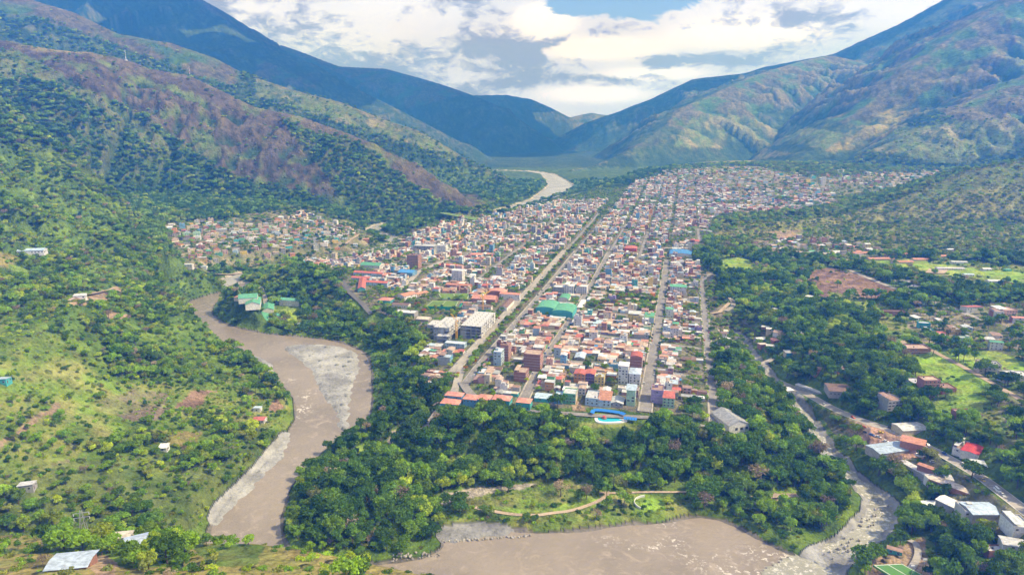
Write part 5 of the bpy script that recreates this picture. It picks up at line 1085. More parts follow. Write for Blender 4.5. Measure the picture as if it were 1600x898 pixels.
# ------------------------------------------------------------------ ordinary houses of the town grid and the settlements
RS = random.Random(11)
WP = ['brick']*20+['white']*24+['cream']*16+['grey']*14+['pink']*5+['pale blue']*6+['blue']*4+['teal']*3+['green']*2+['yellow']*3+['orange']*4+['pale green']*3+['lilac']*2
RP = ['rusty brown']*20+['pinkish tan']*28+['light grey']*22+['white']*14+['grey']*7+['terracotta']*9+['red']*4+['dark brown']*5+['pale blue']*7+['cream']*5+['green']*2+['blue']*1+['salmon']*3
CAP = 240
def gen(x, y, rz, w, d, n, where, order, z=None):
    big = n >= 3 and RS.random() < .25
    rt = RS.choices(['gable', 'shed', 'flat', 'hip'], [.40, .28, .28 if n < 2 else .6, .04])[0]
    wall = RS.choice(WP); roof = RS.choice(RP) if rt != 'flat' else RS.choice(['light grey', 'pinkish tan', 'white', 'cream', 'grey', 'pinkish tan'])
    side = wall if RS.random() < .4 else RS.choice(['brick', 'white', 'cream', 'brick', 'grey'])
    k = dict(z=z if z is not None else 0.0)
    if w > 11.5 and z is None:
        m_ = w*RS.uniform(.32, .6) if w < 18 else w*RS.uniform(.28, .45); s_ = RS.choice((-1, 1)); k['mx'] = (w/2-m_, w/2) if s_ > 0 else (-w/2, -w/2+m_); a = w/2-m_ if s_ > 0 else w/2; lo = -w/2 if s_ > 0 else -w/2+m_; segs = []
        while a-lo > 3.0:
            q = min(a-lo, RS.uniform(4.5, 9)); q = a-lo if a-lo-q < 3 else q; segs.append((a-q+.05, a-.05, RS.choice([1, 1, 1, min(2, n)]), RS.choice(['gable', 'shed', 'shed', 'flat']), RS.choice(RP), RS.choice(WP))); a -= q
        k['segs'] = segs
    h = make_house(x, y, rz, w, d, n, wall, roof, rt, RS.randrange(10**6), side=side, pitch=RS.uniform(.16, .32), fw=RS.choice([.25, .5, .9]), gap=RS.uniform(2.8, 3.8), ww=RS.choice([1.0, 1.3, 1.6]), **k)
    h['where'] = where; h['order'] = order; HOUSES.append(h); return h
TOWNP = [a[1] for a in AREAS if a[0] == 'town'][0]
def in_town(x, y): px, py = proj(np.array([x]), np.array([y]), np.array([0.0])); return bool(inpoly(px, py, TOWNP)[0])
COLS = [(-262, -215, 560, 1000, 'left of the avenue', None), (-180, -132, 529, 1190, 'right of the avenue', 'left of the second street'), (-120, -28, 548, 1190, 'right of the second street', 'left of the middle street'), (-14, 31, 553, 1010, 'right of the middle street', 'left of the stream-side street'),
        (42, 88, 640, 742, 'right of the stream-side street', None), (-14, 34, 1012, 1360, 'a', None), (-298, -264, 830, 1000, 'left of the avenue', None), (-374, -304, 850, 1000, 'a', None), (-465, -385, 880, 1000, 'a', None)]
for v0, v1 in [(-648, -562), (-558, -474), (-466, -385), (-375, -304), (-296, -215)]: COLS.append((v0, v1, 1000, 2050, 'a', None))
for v0, v1, u0 in [(-181, -132, 1190), (-120, -73, 1190), (-66, -26, 1190), (-16, 33, 1360), (39, 112, 1390), (114, 190, 1490), (192, 272, 1600), (275, 352, 1700), (355, 432, 1800), (435, 520, 1900)]: COLS.append((v0, v1, u0, 2700, 'a', None))
OCC0 = OCC.copy()
def grid_free(x, y, rot, hx, hy):
    a = np.linspace(-hx, hx, 7); b = np.linspace(-hy, hy, 7); A, B = np.meshgrid(a, b); c, s = math.cos(rot), math.sin(rot); i, j = occ_idx(x+A*c-B*s, y+A*s+B*c); return not OCC0[i, j].any()
for v0, v1, u0, u1, wa, wb in COLS:
    k = max(1, round((v1-v0)/22)); sw = (v1-v0)/k
    for c in range(k):
        u = u0+RS.uniform(0, 3); va = v0+c*sw; order = 0
        where = wa if (c < k/2 or wb is None) else wb
        if k == 4 and c in (1, 2): where = 'mid-block between second and middle streets'
        while u < u1:
            far = u > 1150
            f = RS.uniform(5.6, 8.6) if not far else RS.uniform(8, 13)
            if RS.random() < .08: f *= 1.5
            w = sw*RS.uniform(.62, .99); x, y = uv(u+f/2, va+(w/2 if (c == 0 or RS.random() < .3) else sw-w/2)); u += f+RS.choice([.1, .15, .5])
            jr = 0.0
            if u > 1230: q_ = float(fbm(np.array([x/75.0]), np.array([y/75.0]), 2)[0]); jr = RS.gauss(0, .07); x += RS.uniform(-2.5, 2.5); y += RS.uniform(-2.5, 2.5)
            if not in_town(x, y) or (u > 1230 and q_ > (.25 if u < 1900 or v0 < 100 else .06)): continue
            if 880 < u < 965 and -118 < va < -22 and RS.random() < .8: continue
            if RS.random() < (.04 if u < 1000 else .07): continue
            if not grid_free(x, y, -TA, w/2-1.6, f/2-.8): continue
            mid = u > 1000 and u < 1900 and v0 > -560 and v0 < 60
            pr = [.52, .32, .11, .035, .015] if u < 1000 else ([.24, .30, .26, .13, .07] if mid else [.55, .32, .1, .02, .01])
            n = RS.choices([1, 2, 3, 4, 5], pr)[0]
            if n >= 4: w = min(w, 16)
            order += 1; gen(x, y, -TA+jr, w, f, n, where, u)
            occ_rect(x, y, -TA, w/2, f/2, .2)
            if w < sw*.8 and sw-w > 5 and RS.random() < .55:                    # a low back roof in the yard
                ww = sw-w-1; s = 1 if c == 0 else -1; x2, y2 = uv(u-f/2, va+w+.5+ww/2 if s > 0 else va+ww/2)
                if grid_free(x2, y2, -TA, ww/2-.5, f/2-1.5) and in_town(x2, y2): gen(x2, y2, -TA, ww, f*.8, 1, where, u); occ_rect(x2, y2, -TA, ww/2, f*.4, .2)
def scatter(poly, step, prob, rz, where, ymin=300, ymax=4200, wr=(8, 13), nmax=[.6, .3, .1], z0=None):
    P = np.array(poly, float); q = [unz(a, b, 0 if z0 is None else z0) for a, b in poly]; xs = [p[0] for p in q]; ys = [p[1] for p in q]
    n = 0
    for X in np.arange(min(xs)-60, max(xs)+60, step):
        for Y in np.arange(max(ymin, min(ys)-80), min(ymax, max(ys)+80), step):
            if RS.random() > prob: continue
            x = X+RS.uniform(-.3, .3)*step; y = Y+RS.uniform(-.3, .3)*step; cand.append((x, y, step, rz, where, wr, nmax, poly))
cand = []
LS = 'in the settlement across the river'
scatter([(262, 352), (330, 345), (400, 352), (430, 345), (500, 358), (560, 372), (596, 384), (540, 392), (440, 400), (380, 398), (330, 412), (296, 416), (300, 395), (270, 380)], 12.5, .74, .35, LS, wr=(8, 14))
scatter([(430, 345), (470, 332), (520, 345), (560, 362), (580, 378), (500, 366)], 12.5, .72, -.2, LS)
scatter([(330, 412), (296, 416), (294, 420), (330, 420)], 13, .5, .1, LS)
FT = 'in the far hillside suburb'
scatter([(1000, 300), (1080, 283), (1140, 262), (1190, 262), (1250, 280), (1300, 300), (1330, 318), (1230, 330), (1120, 335), (1050, 318)], 19, .55, .1, FT, wr=(10, 18), z0=20)
scatter([(1232, 284), (1330, 270), (1480, 268), (1440, 292), (1390, 302), (1330, 286), (1270, 300)], 22, .4, .3, FT, wr=(10, 20), z0=35)
scatter([(1015, 262), (1050, 258), (1110, 264), (1100, 282), (1030, 284)], 20, .5, .2, FT, wr=(10, 16), z0=35)
scatter([(1210, 270), (1250, 262), (1330, 262), (1300, 278), (1240, 282)], 26, .35, .2, FT, wr=(10, 18), z0=50)
RT = 'in the suburb under the forested hill'
scatter([(1175, 380), (1230, 372), (1290, 376), (1350, 384), (1420, 392), (1400, 400), (1330, 400), (1270, 412), (1220, 404), (1180, 392)], 16, .5, .2, RT, ymax=1600)
scatter([(1420, 386), (1500, 390), (1600, 400), (1600, 412), (1500, 402)], 26, .3, .1, RT, ymax=1700, z0=15)
scatter([(1375, 492), (1420, 490), (1440, 500), (1420, 504)], 14, .3, .1, 'beside the pasture', ymax=1200)
HS = 'in the suburb by the dirt road'
scatter([(1428, 494), (1500, 512), (1560, 520), (1620, 540), (1620, 556), (1540, 548), (1460, 532), (1430, 515)], 15, .5, -.15, HS, ymax=1200, z0=8)
scatter([(1480, 484), (1600, 486), (1620, 505), (1540, 500), (1490, 497)], 15, .45, -.1, HS, ymax=1300, z0=8)
scatter([(1560, 610), (1600, 620), (1640, 650), (1600, 680), (1570, 660), (1520, 640), (1545, 620)], 15, .42, -.15, 'right of the slope meadow', ymax=800, z0=18)
scatter([(1120, 520), (1160, 512), (1210, 528), (1262, 545), (1240, 556), (1190, 545), (1120, 545)], 11, .6, .1, 'by the stream woods', ymax=900, z0=-6)
scatter([(1180, 508), (1240, 518), (1250, 530), (1200, 522)], 11, .7, -.5, 'by the stream woods', ymax=1000, z0=-6)
scatter([(1270, 580), (1310, 575), (1330, 610), (1310, 622), (1276, 606)], 14, .5, .3, 'under trees by the highway', ymax=800, z0=-6)
scatter([(1440, 715), (1470, 730), (1500, 745), (1490, 765), (1450, 745)], 13, .3, .4, 'below the highway', ymax=600, z0=-6)
scatter([(1560, 800), (1600, 812), (1640, 830), (1640, 870), (1580, 850)], 15, .45, -.2, 'near the lower right corner', ymax=520, z0=0)
scatter([(1460, 770), (1510, 790), (1500, 800), (1450, 790)], 13, .3, .1, 'below the highway', ymax=560, z0=-6)
scatter([(1170, 480), (1230, 470), (1215, 500), (1180, 505)], 16, .15, .1, 'by the stream woods', ymax=1100, z0=-6)
scatter([(1090, 440), (1110, 436), (1122, 452), (1110, 462)], 13, .5, .1, 'at the head of the stream-side street', ymax=1200)
if cand:
    cx = np.array([c[0] for c in cand]); cy = np.array([c[1] for c in cand]); cz = height(cx, cy); cpx, cpy = proj(cx, cy, cz)
    for i, c in enumerate(cand):
        if cz[i] < -22 or not inpoly(cpx[i:i+1], cpy[i:i+1], c[7])[0]: continue
        w = RS.uniform(*c[5]); d = RS.uniform(6, 10); rz = c[3]+RS.choice([0, math.pi/2])*0+RS.gauss(0, .12)
        if not rect_free(c[0], c[1], rz, w/2, d/2): continue
        gen(c[0], c[1], rz, w, d, RS.choices(range(1, len(c[6])+1), c[6])[0], c[4], c[1], z=float(cz[i])); occ_rect(c[0], c[1], rz, w/2, d/2, .6)
_z = height(np.array([h['x'] for h in HOUSES]), np.array([h['y'] for h in HOUSES]))
for h, zz_ in zip(HOUSES, _z): h['z'] = float(zz_)
ORD = 'first second third fourth fifth sixth seventh eighth ninth tenth eleventh twelfth thirteenth fourteenth fifteenth sixteenth seventeenth eighteenth nineteenth twentieth'.split()
def ordn(i): return ORD[i] if i < 20 else 'twenty-'+ORD[i-20] if i < 29 else 'thirtieth' if i == 29 else 'thirty-'+ORD[i-30] if i < 39 else 'fortieth' if i == 39 else 'forty-'+ORD[i-40]
hx = np.array([h['x'] for h in HOUSES]); hy = np.array([h['y'] for h in HOUSES]); hz = np.array([h['z'] for h in HOUSES]); ppx, ppy = proj(hx, hy, hz)
dist = np.sqrt(hx**2+hy**2+(hz-HC)**2); size = np.array([math.sqrt(h['w']*(h['n']*3+h['d']*.4)) for h in HOUSES])/dist; size[(ppx < 4) | (ppx > 1596) | (ppy > 894)] = 0
size[np.array([h['where'] == 'a' for h in HOUSES])] = 0
pick = set(np.argsort(-size)[:CAP].tolist())
NW = ['one', 'two', 'three', 'four', 'five']
groups = {}
for i in sorted(pick, key=lambda i: (HOUSES[i]['order'], i)):
    h = HOUSES[i]; k = f"{NW[h['n']-1]}-storey {h['wall']} house, {h['roof']} {h['rt']} roof"; groups.setdefault((k, h['where']), []).append(i)
for (k, where), L in groups.items():
    for j, i in enumerate(L):
        h = HOUSES[i]; o = '' if len(L) == 1 else (ordn(j)+' away ')
        if h['rt'] == 'flat': h.setdefault('hut', None); h.pop('hut')
        house_thing(h, 'house', f"{k}, {o}{where}", 'house', 'ordinary houses of the town')
B_ = Bulk()
for i, h in enumerate(HOUSES):
    if i not in pick: B_.house(h)
bg = Geo(); bg.v, bg.f, bg.c, bg.m = B_.v, B_.f, B_.c, B_.m
add('distant_houses', bg.mesh('distant_houses', (M_WALL, M_ROOF)), kind='stuff', label='dense mass of small distant houses filling the far town', category='houses')
print('houses', len(HOUSES), len(B_.f))
# ------------------------------------------------------------------ cars
CARC = {'white': (.75, .75, .74), 'silver': (.5, .52, .54), 'red': (.5, .04, .03), 'black': (.03, .03, .035), 'blue': (.04, .12, .40), 'yellow': (.7, .5, .05)}
_cm = {}
def car_proto(cn, van=False):
    key = (cn, van)
    if key in _cm: return _cm[key]
    m = bpy.data.materials.get('car_'+cn) or material('car_'+cn, CARC[cn], .3, .5)[0]; L = 4.4 if not van else 6.2; H = .85 if not van else 1.9
    def loft(secs, half):
        g = Geo(); pts = [(x, s*half(x, z), z) for s in (-1, 1) for x, z in secs]; n = len(secs); g.poly(pts, [tuple(range(n)), tuple(range(2*n-1, n-1, -1))]+[(i, n+i, n+(i+1) % n, (i+1) % n) for i in range(n)]); return g
    bodyp = [(-L/2, .35), (-L/2+.05, H-.05), (-L/2+.5, H+.05), (L/2-.9, H), (L/2-.08, H-.22), (L/2, .4), (L/2-.1, .25), (-L/2+.1, .25)]
    body = loft(bodyp[::-1], lambda x, z: .88).mesh('body', (m,))
    if not van: cab = loft([(-L/2+.35, H), (-L/2+.9, H+.52), (.3, H+.55), (1.05, H+.02)][::-1], lambda x, z: .78 if z < H+.3 else .66)
    else: cab = loft([(-L/2+.1, H), (-L/2+.3, H+.55), (L/2-1.4, H+.55), (L/2-.9, H+.02)][::-1], lambda x, z: .86 if z < H+.3 else .78)
    cabm = cab.mesh('window_band', (M_GLASS,)); rg = Geo(); rg.box(-L/2+.9, .3, -.64, .64, H+.52, H+.60) if not van else rg.box(-L/2+.3, L/2-1.4, -.77, .77, H+.52, H+.62); roofm = rg.mesh('roof_panel', (m,))
    wg = Geo(); wg.tube((0, -.11, 0), (0, .11, 0), .33, .33, 12); wm = wg.mesh('wheel', (M_TANK,)); _cm[key] = (body, cabm, roofm, wm, L); return _cm[key]
def car(x, y, rz, cn, label, van=False, z=None):
    b, c, r_, w, L = car_proto(cn, van); z = height1(x, y)+.45 if z is None else z; t = thing('parked_car' if not van else 'minibus', label, 'car' if not van else 'minibus', (x, y, z), rz, 'cars along the streets'); part('body', b, None, t); part('cabin', c, None, t); part('roof_panel', r_, None, t)
    for a in (-L*.31, L*.31):
        for s in (-.78, .78): o = part('wheel', w, None, t); o.location = (a, s, .33)
CR = random.Random(3); _cl = {}
STN = [(-209, 'avenue'), (-187, 'avenue right lane'), (-126, 'second street'), (-21, 'middle street'), (36, 'stream-side street')]
spots_ = []
for v, nm in STN:
    for u in np.arange(590, 1050, 13):
        if CR.random() < .55: s = CR.choice((-1, 1)); spots_.append((u+CR.uniform(-4, 4), v+s*(3.2 if nm != 'middle street' else 3.9), nm, CR.choices(list(CARC), [5, 3, 2, 2, 1, 1])[0]))
by = {}
for u, v, nm, cn in spots_: by.setdefault((nm, cn), []).append((u, v))
for (nm, cn), L in by.items():
    for j, (u, v) in enumerate(sorted(L)):
        x, y = uv(u, v); car(x, y, math.pi/2-TA, cn, f"{cn} car parked along the {nm}" + ('' if len(L) == 1 else f", {ordn(j)} {cn} one from the bluff"), z=height1(x, y)+.20)
MRp = densify(smoothline(MAINROAD), 2.0); MRa = np.array(MRp)
def on_road(px, off, cn, lab, van=False):
    prj = proj(MRa[:, 0], MRa[:, 1], height(MRa[:, 0], MRa[:, 1])); i = int(np.argmin(abs(prj[0]-px))); i = min(max(i, 1), len(MRa)-2); d = MRa[i+1]-MRa[i-1]; d /= np.linalg.norm(d)
    p = MRa[i]+np.array([d[1], -d[0]])*off; car(p[0], p[1], math.atan2(d[1], d[0]), cn, lab, van, z=height1(p[0], p[1])+.24)
on_road(1562, 2, 'white', 'white minibus driving down the highway near the right edge', True); on_road(1573, 2, 'silver', 'silver car following the white minibus on the highway'); on_road(1446, -2, 'white', 'white car on the highway beside the earth yard'); on_road(1335, 2, 'red', 'red car on the highway above the earth yard')
on_road(1500, -2, 'silver', 'silver car on the highway in front of the crimson-roofed building')
P = spot(1437, 714); car(P[0], P[1], -.5, 'white', 'white van parked beside the workshop roofs', True, P[2]+.1); P = spot(1458, 722); car(P[0], P[1], -.3, 'silver', 'silver car parked right of the white van', False, P[2]+.1)

for i, (px, py, cn) in enumerate([(1352, 676, 'black'), (1362, 680, 'blue'), (1372, 683, 'silver'), (1384, 690, 'white'), (1350, 668, 'red'), (1376, 676, 'yellow')]):
    P = spot(px, py); car(P[0], P[1], -.9+.1*i, cn, f"{cn} car standing on the red earth yard beside the highway", False, P[2]+.1)
for i, px in enumerate([1242, 1290, 1388, 1420, 1470, 1540]): on_road(px, 2 if i % 2 else -2, ['white', 'silver', 'black', 'white', 'blue', 'yellow'][i], ['white car near the stream bridge on the highway', 'silver car on the highway bend under trees', 'black car passing the red earth yard', 'white car passing the grey warehouse', 'blue car just before the crimson roof', 'yellow car beside the long brick shed'][i])
# ------------------------------------------------------------------ trees
def leaf_material(name, c1, c2, var=.75):
    m = bpy.data.materials.new(name); m.use_nodes = True; g = NT(m.node_tree); o = g('ShaderNodeOutputMaterial'); oi = g('ShaderNodeObjectInfo'); at = g('ShaderNodeAttribute', attribute_name='tint')
    sx = g('ShaderNodeSeparateColor'); g.put(sx.inputs[0], at.outputs[0]); rnd = oi.outputs['Random']
    col = g.mix(rnd, c1, c2); k = g.m('ADD', g.m('MULTIPLY', sx.outputs[0], .9), .55)
    r2 = g.m('FRACT', g.m('MULTIPLY', rnd, 17.3)); col = g.mix(1.0, col, g.m('MULTIPLY', k, g.m('ADD', 1-var/2, g.m('MULTIPLY', r2, var))), 'MULTIPLY')
    d = g('ShaderNodeBsdfDiffuse'); t = g('ShaderNodeBsdfTranslucent'); g.put(d.inputs[0], col); g.put(t.inputs[0], g.mix(1.0, col, (1.25, 1.2, .6), 'MULTIPLY')); mx = g('ShaderNodeMixShader'); mx.inputs[0].default_value = .34
    g.l.new(d.outputs[0], mx.inputs[1]); g.l.new(t.outputs[0], mx.inputs[2]); g.l.new(mx.outputs[0], o.inputs[0]); m.diffuse_color = tuple(c1)+(1,); return m
LEAF = dict(dark=leaf_material('leaf_dark', (.065, .150, .018), (.125, .230, .022)), mid=leaf_material('leaf_mid', (.155, .285, .020), (.24, .37, .026)), light=leaf_material('leaf_light', (.27, .37, .026), (.38, .46, .032)),
            olive=leaf_material('leaf_olive', (.20, .24, .05), (.28, .30, .065)), grey=leaf_material('leaf_grey', (.30, .24, .17), (.38, .30, .22)), orange=leaf_material('leaf_orange', (.42, .15, .04), (.40, .20, .05)))
BARK = material('bark', (.13, .10, .075), .95)[0]
def crown_mesh(name, seed, R, Hc, z0, nclump, nleaf, size, matl, flat=.8, spread=.75, cl=(.30, .5)):
    """leaf clumps gathered on many small lobes; every leaf is a small quad facing roughly outward"""
    rs = np.random.RandomState(seed); V = []; T = []
    C = []
    for i in range(nclump):
        a = rs.rand()*2*math.pi; q = math.sqrt(rs.rand())*spread; zz = rs.rand(); rr = R*q; top = math.sqrt(max(0, 1-q*q)); C.append((rr*math.cos(a), rr*math.sin(a), z0+Hc*(.15+.75*zz*top)+Hc*.1, R*rs.uniform(*cl), rs.uniform(0, .35)))
    for (cx, cy, cz, r, tv) in C:
        k = nleaf//nclump; d = rs.normal(size=(k, 3)); d[:, 2] = np.abs(d[:, 2])*.9-.25; d /= np.linalg.norm(d, axis=1)[:, None]
        p = np.c_[cx+d[:, 0]*r, cy+d[:, 1]*r, cz+d[:, 2]*r*flat]*1.0; p += rs.normal(size=p.shape)*r*.15
        n = d+rs.normal(size=d.shape)*.45; n /= np.linalg.norm(n, axis=1)[:, None]
        up = rs.normal(size=d.shape); u = np.cross(n, up); u /= np.linalg.norm(u, axis=1)[:, None]; w = np.cross(n, u); s = size*rs.uniform(.6, 1.3, (k, 1))
        V.append(np.stack([p-u*s-w*s*.6, p+u*s-w*s*.6, p+u*s*.7+w*s*.8, p-u*s*.7+w*s*.8], 1)); T.append(np.clip(rs.uniform(.2, .8, k)+tv-.15, 0, 1))
    V = np.concatenate(V); T = np.concatenate(T); n = len(V); me = raw_mesh(name, V.reshape(-1, 3), np.arange(n*4).reshape(n, 4), mats=(matl,))
    at = me.attributes.new('tint', 'FLOAT_COLOR', 'FACE'); c = np.ones((len(me.polygons), 4), np.float32); c[:, :3] = T[:len(me.polygons), None]; at.data.foreach_set('color', c.ravel()); return me
def trunk_mesh(name, seed, h, r, R, lean=.1):
    rr = random.Random(seed); g = Geo(); a = Vector((0, 0, -1)); P = [a]; 
    for k in range(3): a = Vector((a.x+rr.uniform(-lean, lean)*h*.3, a.y+rr.uniform(-lean, lean)*h*.3, h*(k+1)/3)); P.append(a)
    for k in range(3): g.tube(P[k], P[k+1], r*(1-.2*k), r*(1-.2*(k+1)), 7)
    for k in range(5):
        an = k*1.256+rr.random(); b = P[2]+(P[3]-P[2])*rr.random(); e = b+Vector((math.cos(an)*R*.6, math.sin(an)*R*.6, h*.35+rr.random())); mi = b+(e-b)*.5+Vector((0, 0, -.3)); g.tube(b, mi, r*.4, r*.28, 5); g.tube(mi, e, r*.28, r*.1, 5)
    return g.mesh(name, (BARK,))
KIND = [  # name, leaf, crown radius, crown height, trunk height, clumps, leaves, leaf size, flatness, spread, lobe sizes, word
 ('broadleaf_tree', 'dark', 4.8, 4.6, 4.0, 16, 1000, .42, .85, .78, (.26, .42), 'dark green round-crowned'), ('broadleaf_tree', 'dark', 3.8, 5.6, 4.6, 13, 850, .40, 1.0, .7, (.28, .46), 'dark green tall-crowned'),
 ('broadleaf_tree', 'mid', 4.8, 4.2, 4.0, 17, 1000, .42, .75, .80, (.24, .40), 'fresh green lumpy'), ('spreading_tree', 'mid', 5.8, 3.0, 4.6, 16, 1000, .44, .6, .85, (.22, .36), 'fresh green flat-crowned'),
 ('broadleaf_tree', 'light', 4.2, 3.6, 3.2, 14, 800, .40, .8, .78, (.26, .42), 'yellow-green'), ('broadleaf_tree', 'olive', 4.4, 4.0, 3.6, 15, 800, .40, .8, .78, (.24, .42), 'dull olive'),
 ('bare_tree', 'grey', 4.4, 4.2, 4.0, 15, 420, .30, .8, .8, (.24, .40), 'grey-brown thin-leaved'), ('flame_tree', 'orange', 4.0, 2.6, 3.0, 12, 600, .36, .6, .8, (.26, .4), 'orange-flowered')]
CM = [crown_mesh('crown', 100+i, k[2], k[3], k[4], k[5], k[6], k[7], LEAF[k[1]], k[8], k[9], k[10]) for i, k in enumerate(KIND)]
TM = [trunk_mesh('trunk', 200+i, k[4]+1.2, .32, k[2]) for i, k in enumerate(KIND)]
def joined(name, a, b):
    me = bpy.data.meshes.new(name); import bmesh; bm = bmesh.new(); bm.from_mesh(a); n = len(bm.faces); bm.from_mesh(b); bm.faces.ensure_lookup_table()
    for f in list(bm.faces)[n:]: f.material_index = 1
    bm.to_mesh(me); bm.free(); me.materials.append(a.materials[0]); me.materials.append(b.materials[0]); return me
PROTO = [joined('tree_shape', CM[i], TM[i]) for i in range(len(KIND))]
BUSH = [crown_mesh('bush_shape', 300+i, 2.0, 1.6, -.3, 7, 220, .30, LEAF[l], .7, .8, (.35, .55)) for i, l in enumerate(['mid', 'light', 'dark', 'olive'])]
def palm_mesh():
    g = Geo(); r = random.Random(9)
    for k in range(11):
        a = k*.571+r.random()*.2; L = r.uniform(2.0, 2.9); u = Vector((math.cos(a), math.sin(a), 0)); s = Vector((-math.sin(a), math.cos(a), 0)); p0 = Vector((0, 0, 0)); 
        for j in range(4):
            t = (j+1)/4; p1 = u*L*t+Vector((0, 0, 1.2*math.sin(t*2.4)-.5*t*t)); w0 = .34*math.sin(math.pi*(j/4*.8+.15)); w1 = .34*math.sin(math.pi*(t*.8+.15))
            g.poly([p0-s*w0, p0+s*w0, p1+s*w1, p1-s*w1], [(0, 1, 2, 3)], (r.uniform(.3, .9),)*3); p0 = p1
    return g
PG = palm_mesh(); PALMC = PG.mesh('crown', (LEAF['mid'],)); PALMT = Geo(); PALMT.tube((0, 0, -1), (.2, .1, 0), .2, .14); PALMT = PALMT.mesh('trunk', (BARK,)); BANANA = joined('bush_shape', PALMC, PALMT)

# --- where they grow
TR = np.random.RandomState(21)
def candidates(step, y0, y1, jitterf=.45):
    xs = np.arange(-y1*.84-60, y1*.84+60, step); ys = np.arange(y0, y1, step); X, Y = np.meshgrid(xs, ys); X = X.ravel()+TR.uniform(-jitterf, jitterf, X.size)*step; Y = Y.ravel()+TR.uniform(-jitterf, jitterf, Y.size)*step
    m = (np.abs(X) < Y*.82+70); X, Y = X[m], Y[m]; Z = height(X, Y); px, py = proj(X, Y, Z); m = (px > -90) & (px < 1690) & (py < 960) & (py > -20); return X[m], Y[m], Z[m], px[m], py[m]
OUT = {'x': [], 'y': [], 'z': [], 'k': [], 's': [], 'bush': []}
def put(x, y, z, k, s, bush=False):
    for n, a in zip('xyzks', (x, y, z, k, s)): OUT[n].append(np.broadcast_to(a, x.shape))
    OUT['bush'].append(np.full(x.shape, bush))
def choose_kind(x, y, px, py, de):
    n = fbm(x/70, y/70, 3); r = TR.rand(len(x))+n*.9; k = np.zeros(len(x), int)
    left = (px < 470) & (py > 250) & (y < 1500)
    k = np.select([r < .12, r < .34, r < .52, r < .72, r < .80, r < .93, r < .985], [1, 0, 2, 0, 3, 2, 5], 4)
    kl = np.select([r < -.05, r < .08, r < .36, r < .52, r < .70, r < .80], [1, 0, 2, 3, 2, 5], 4); k = np.where(left, kl, k)
    hill = (px > 1050) & (py > 240) & (py < 400); kh = np.select([r < .35, r < .7, r < .8], [2, 5, 0], 4); k = np.where(hill, kh, k)
    g = TR.rand(len(x)); k = np.where((g < .035) & (y < 1300), 6, k); return k
for step, y0, y1, s0, s1 in [(5.4, 200, 620, .55, 1.6), (6.0, 620, 1250, .6, 1.55), (8.2, 1250, 2000, .85, 1.5), (12, 2000, 3000, 1.0, 1.7)]:
    x, y, z, px, py = candidates(step, y0, y1); _, de = cover(x, y, z)
    sr = sdf(x, y, RIVER); ok = (TR.rand(len(x)) < de*(.93 if y1 < 2500 else .6)) & ~(occupied(x, y) & (y < 2900)) & (sr > 3)
    lf = (px < 300+(py-300)*.25) & (py > 230) & (y < 1250); ok &= lf | (y > 1250) | (TR.rand(len(x)) < .72); LFT = lf[ok]
    op_ = fbm(x/75+4, y/75, 3); drop = lf & (op_ < -.04) & (TR.rand(len(x)) < .62); ok &= ~drop; LFT = lf[ok]; OPN = (lf & (op_ < -.04))[ok]
    d = de[ok]; X, Y, Z, PX, PY = x[ok], y[ok], z[ok], px[ok], py[ok]; s = TR.uniform(s0, s1, len(X))*(1+.25*fbm(X/50, Y/50, 2)); s = np.where(LFT, s*.62+.05, s); s = np.where(OPN, s*.75, s); s = np.where(d < .6, s*.72, s); s = np.where((sr[ok] < 16) & (Y < 1200), s*.7, s)
    k = choose_kind(X, Y, PX, PY, d); put(X, Y, Z, k, s)
# understorey and bushes
for step, y0, y1 in [(4.0, 200, 620), (7.0, 620, 1300), (11, 1300, 2300)]:
    x, y, z, px, py = candidates(step, y0, y1); _, de = cover(x, y, z); pr = np.where(de > .6, .35, np.where(de > .3, .55, np.where(de > .08, .34, .0))); pr = np.where(de == .02, .03, pr); pr = np.where((de == .05) | (de == .22), .26*(fbm(x/50, y/50, 3) > .12), pr)
    ok = (TR.rand(len(x)) < pr) & ~occupied(x, y) & (sdf(x, y, RIVER) > 1.5); X, Y, Z = x[ok], y[ok], z[ok]; n = fbm(X/30, Y/30, 2)+TR.rand(len(X))*.8-.4
    put(X, Y, Z-.15, np.select([n < -.25, n < .12, n < .33, n < .62], [2, 0, 3, 1], 4), TR.uniform(.35, 1.1, len(X))*(1 if y1 < 1000 else 1.5), True)
# trees in the yards of the town
x, y, z, px, py = candidates(6.0, 480, 2400); ins = inpoly(px, py, TOWNP); free = ~(occupied(x, y) | occupied(x+2, y) | occupied(x-2, y) | occupied(x, y+2) | occupied(x, y-2)); u_, v_ = to_uv(x, y)
gar = (u_ > 875) & (u_ < 968) & (v_ > -120) & (v_ < -24)
ok = ins & free & (TR.rand(len(x)) < np.where(gar, .9, np.where(y < 1100, .65, .55))); k = TR.choice([0, 2, 2, 4, 3, 5], ok.sum()); put(x[ok], y[ok], z[ok], k, TR.uniform(.38, .72, ok.sum())*np.where(gar[ok], 1.2, 1))
g_ = gar[ok] & (TR.rand(ok.sum()) < .14); put(x[ok][g_]+2, y[ok][g_], z[ok][g_], 7, .8+0*x[ok][g_])
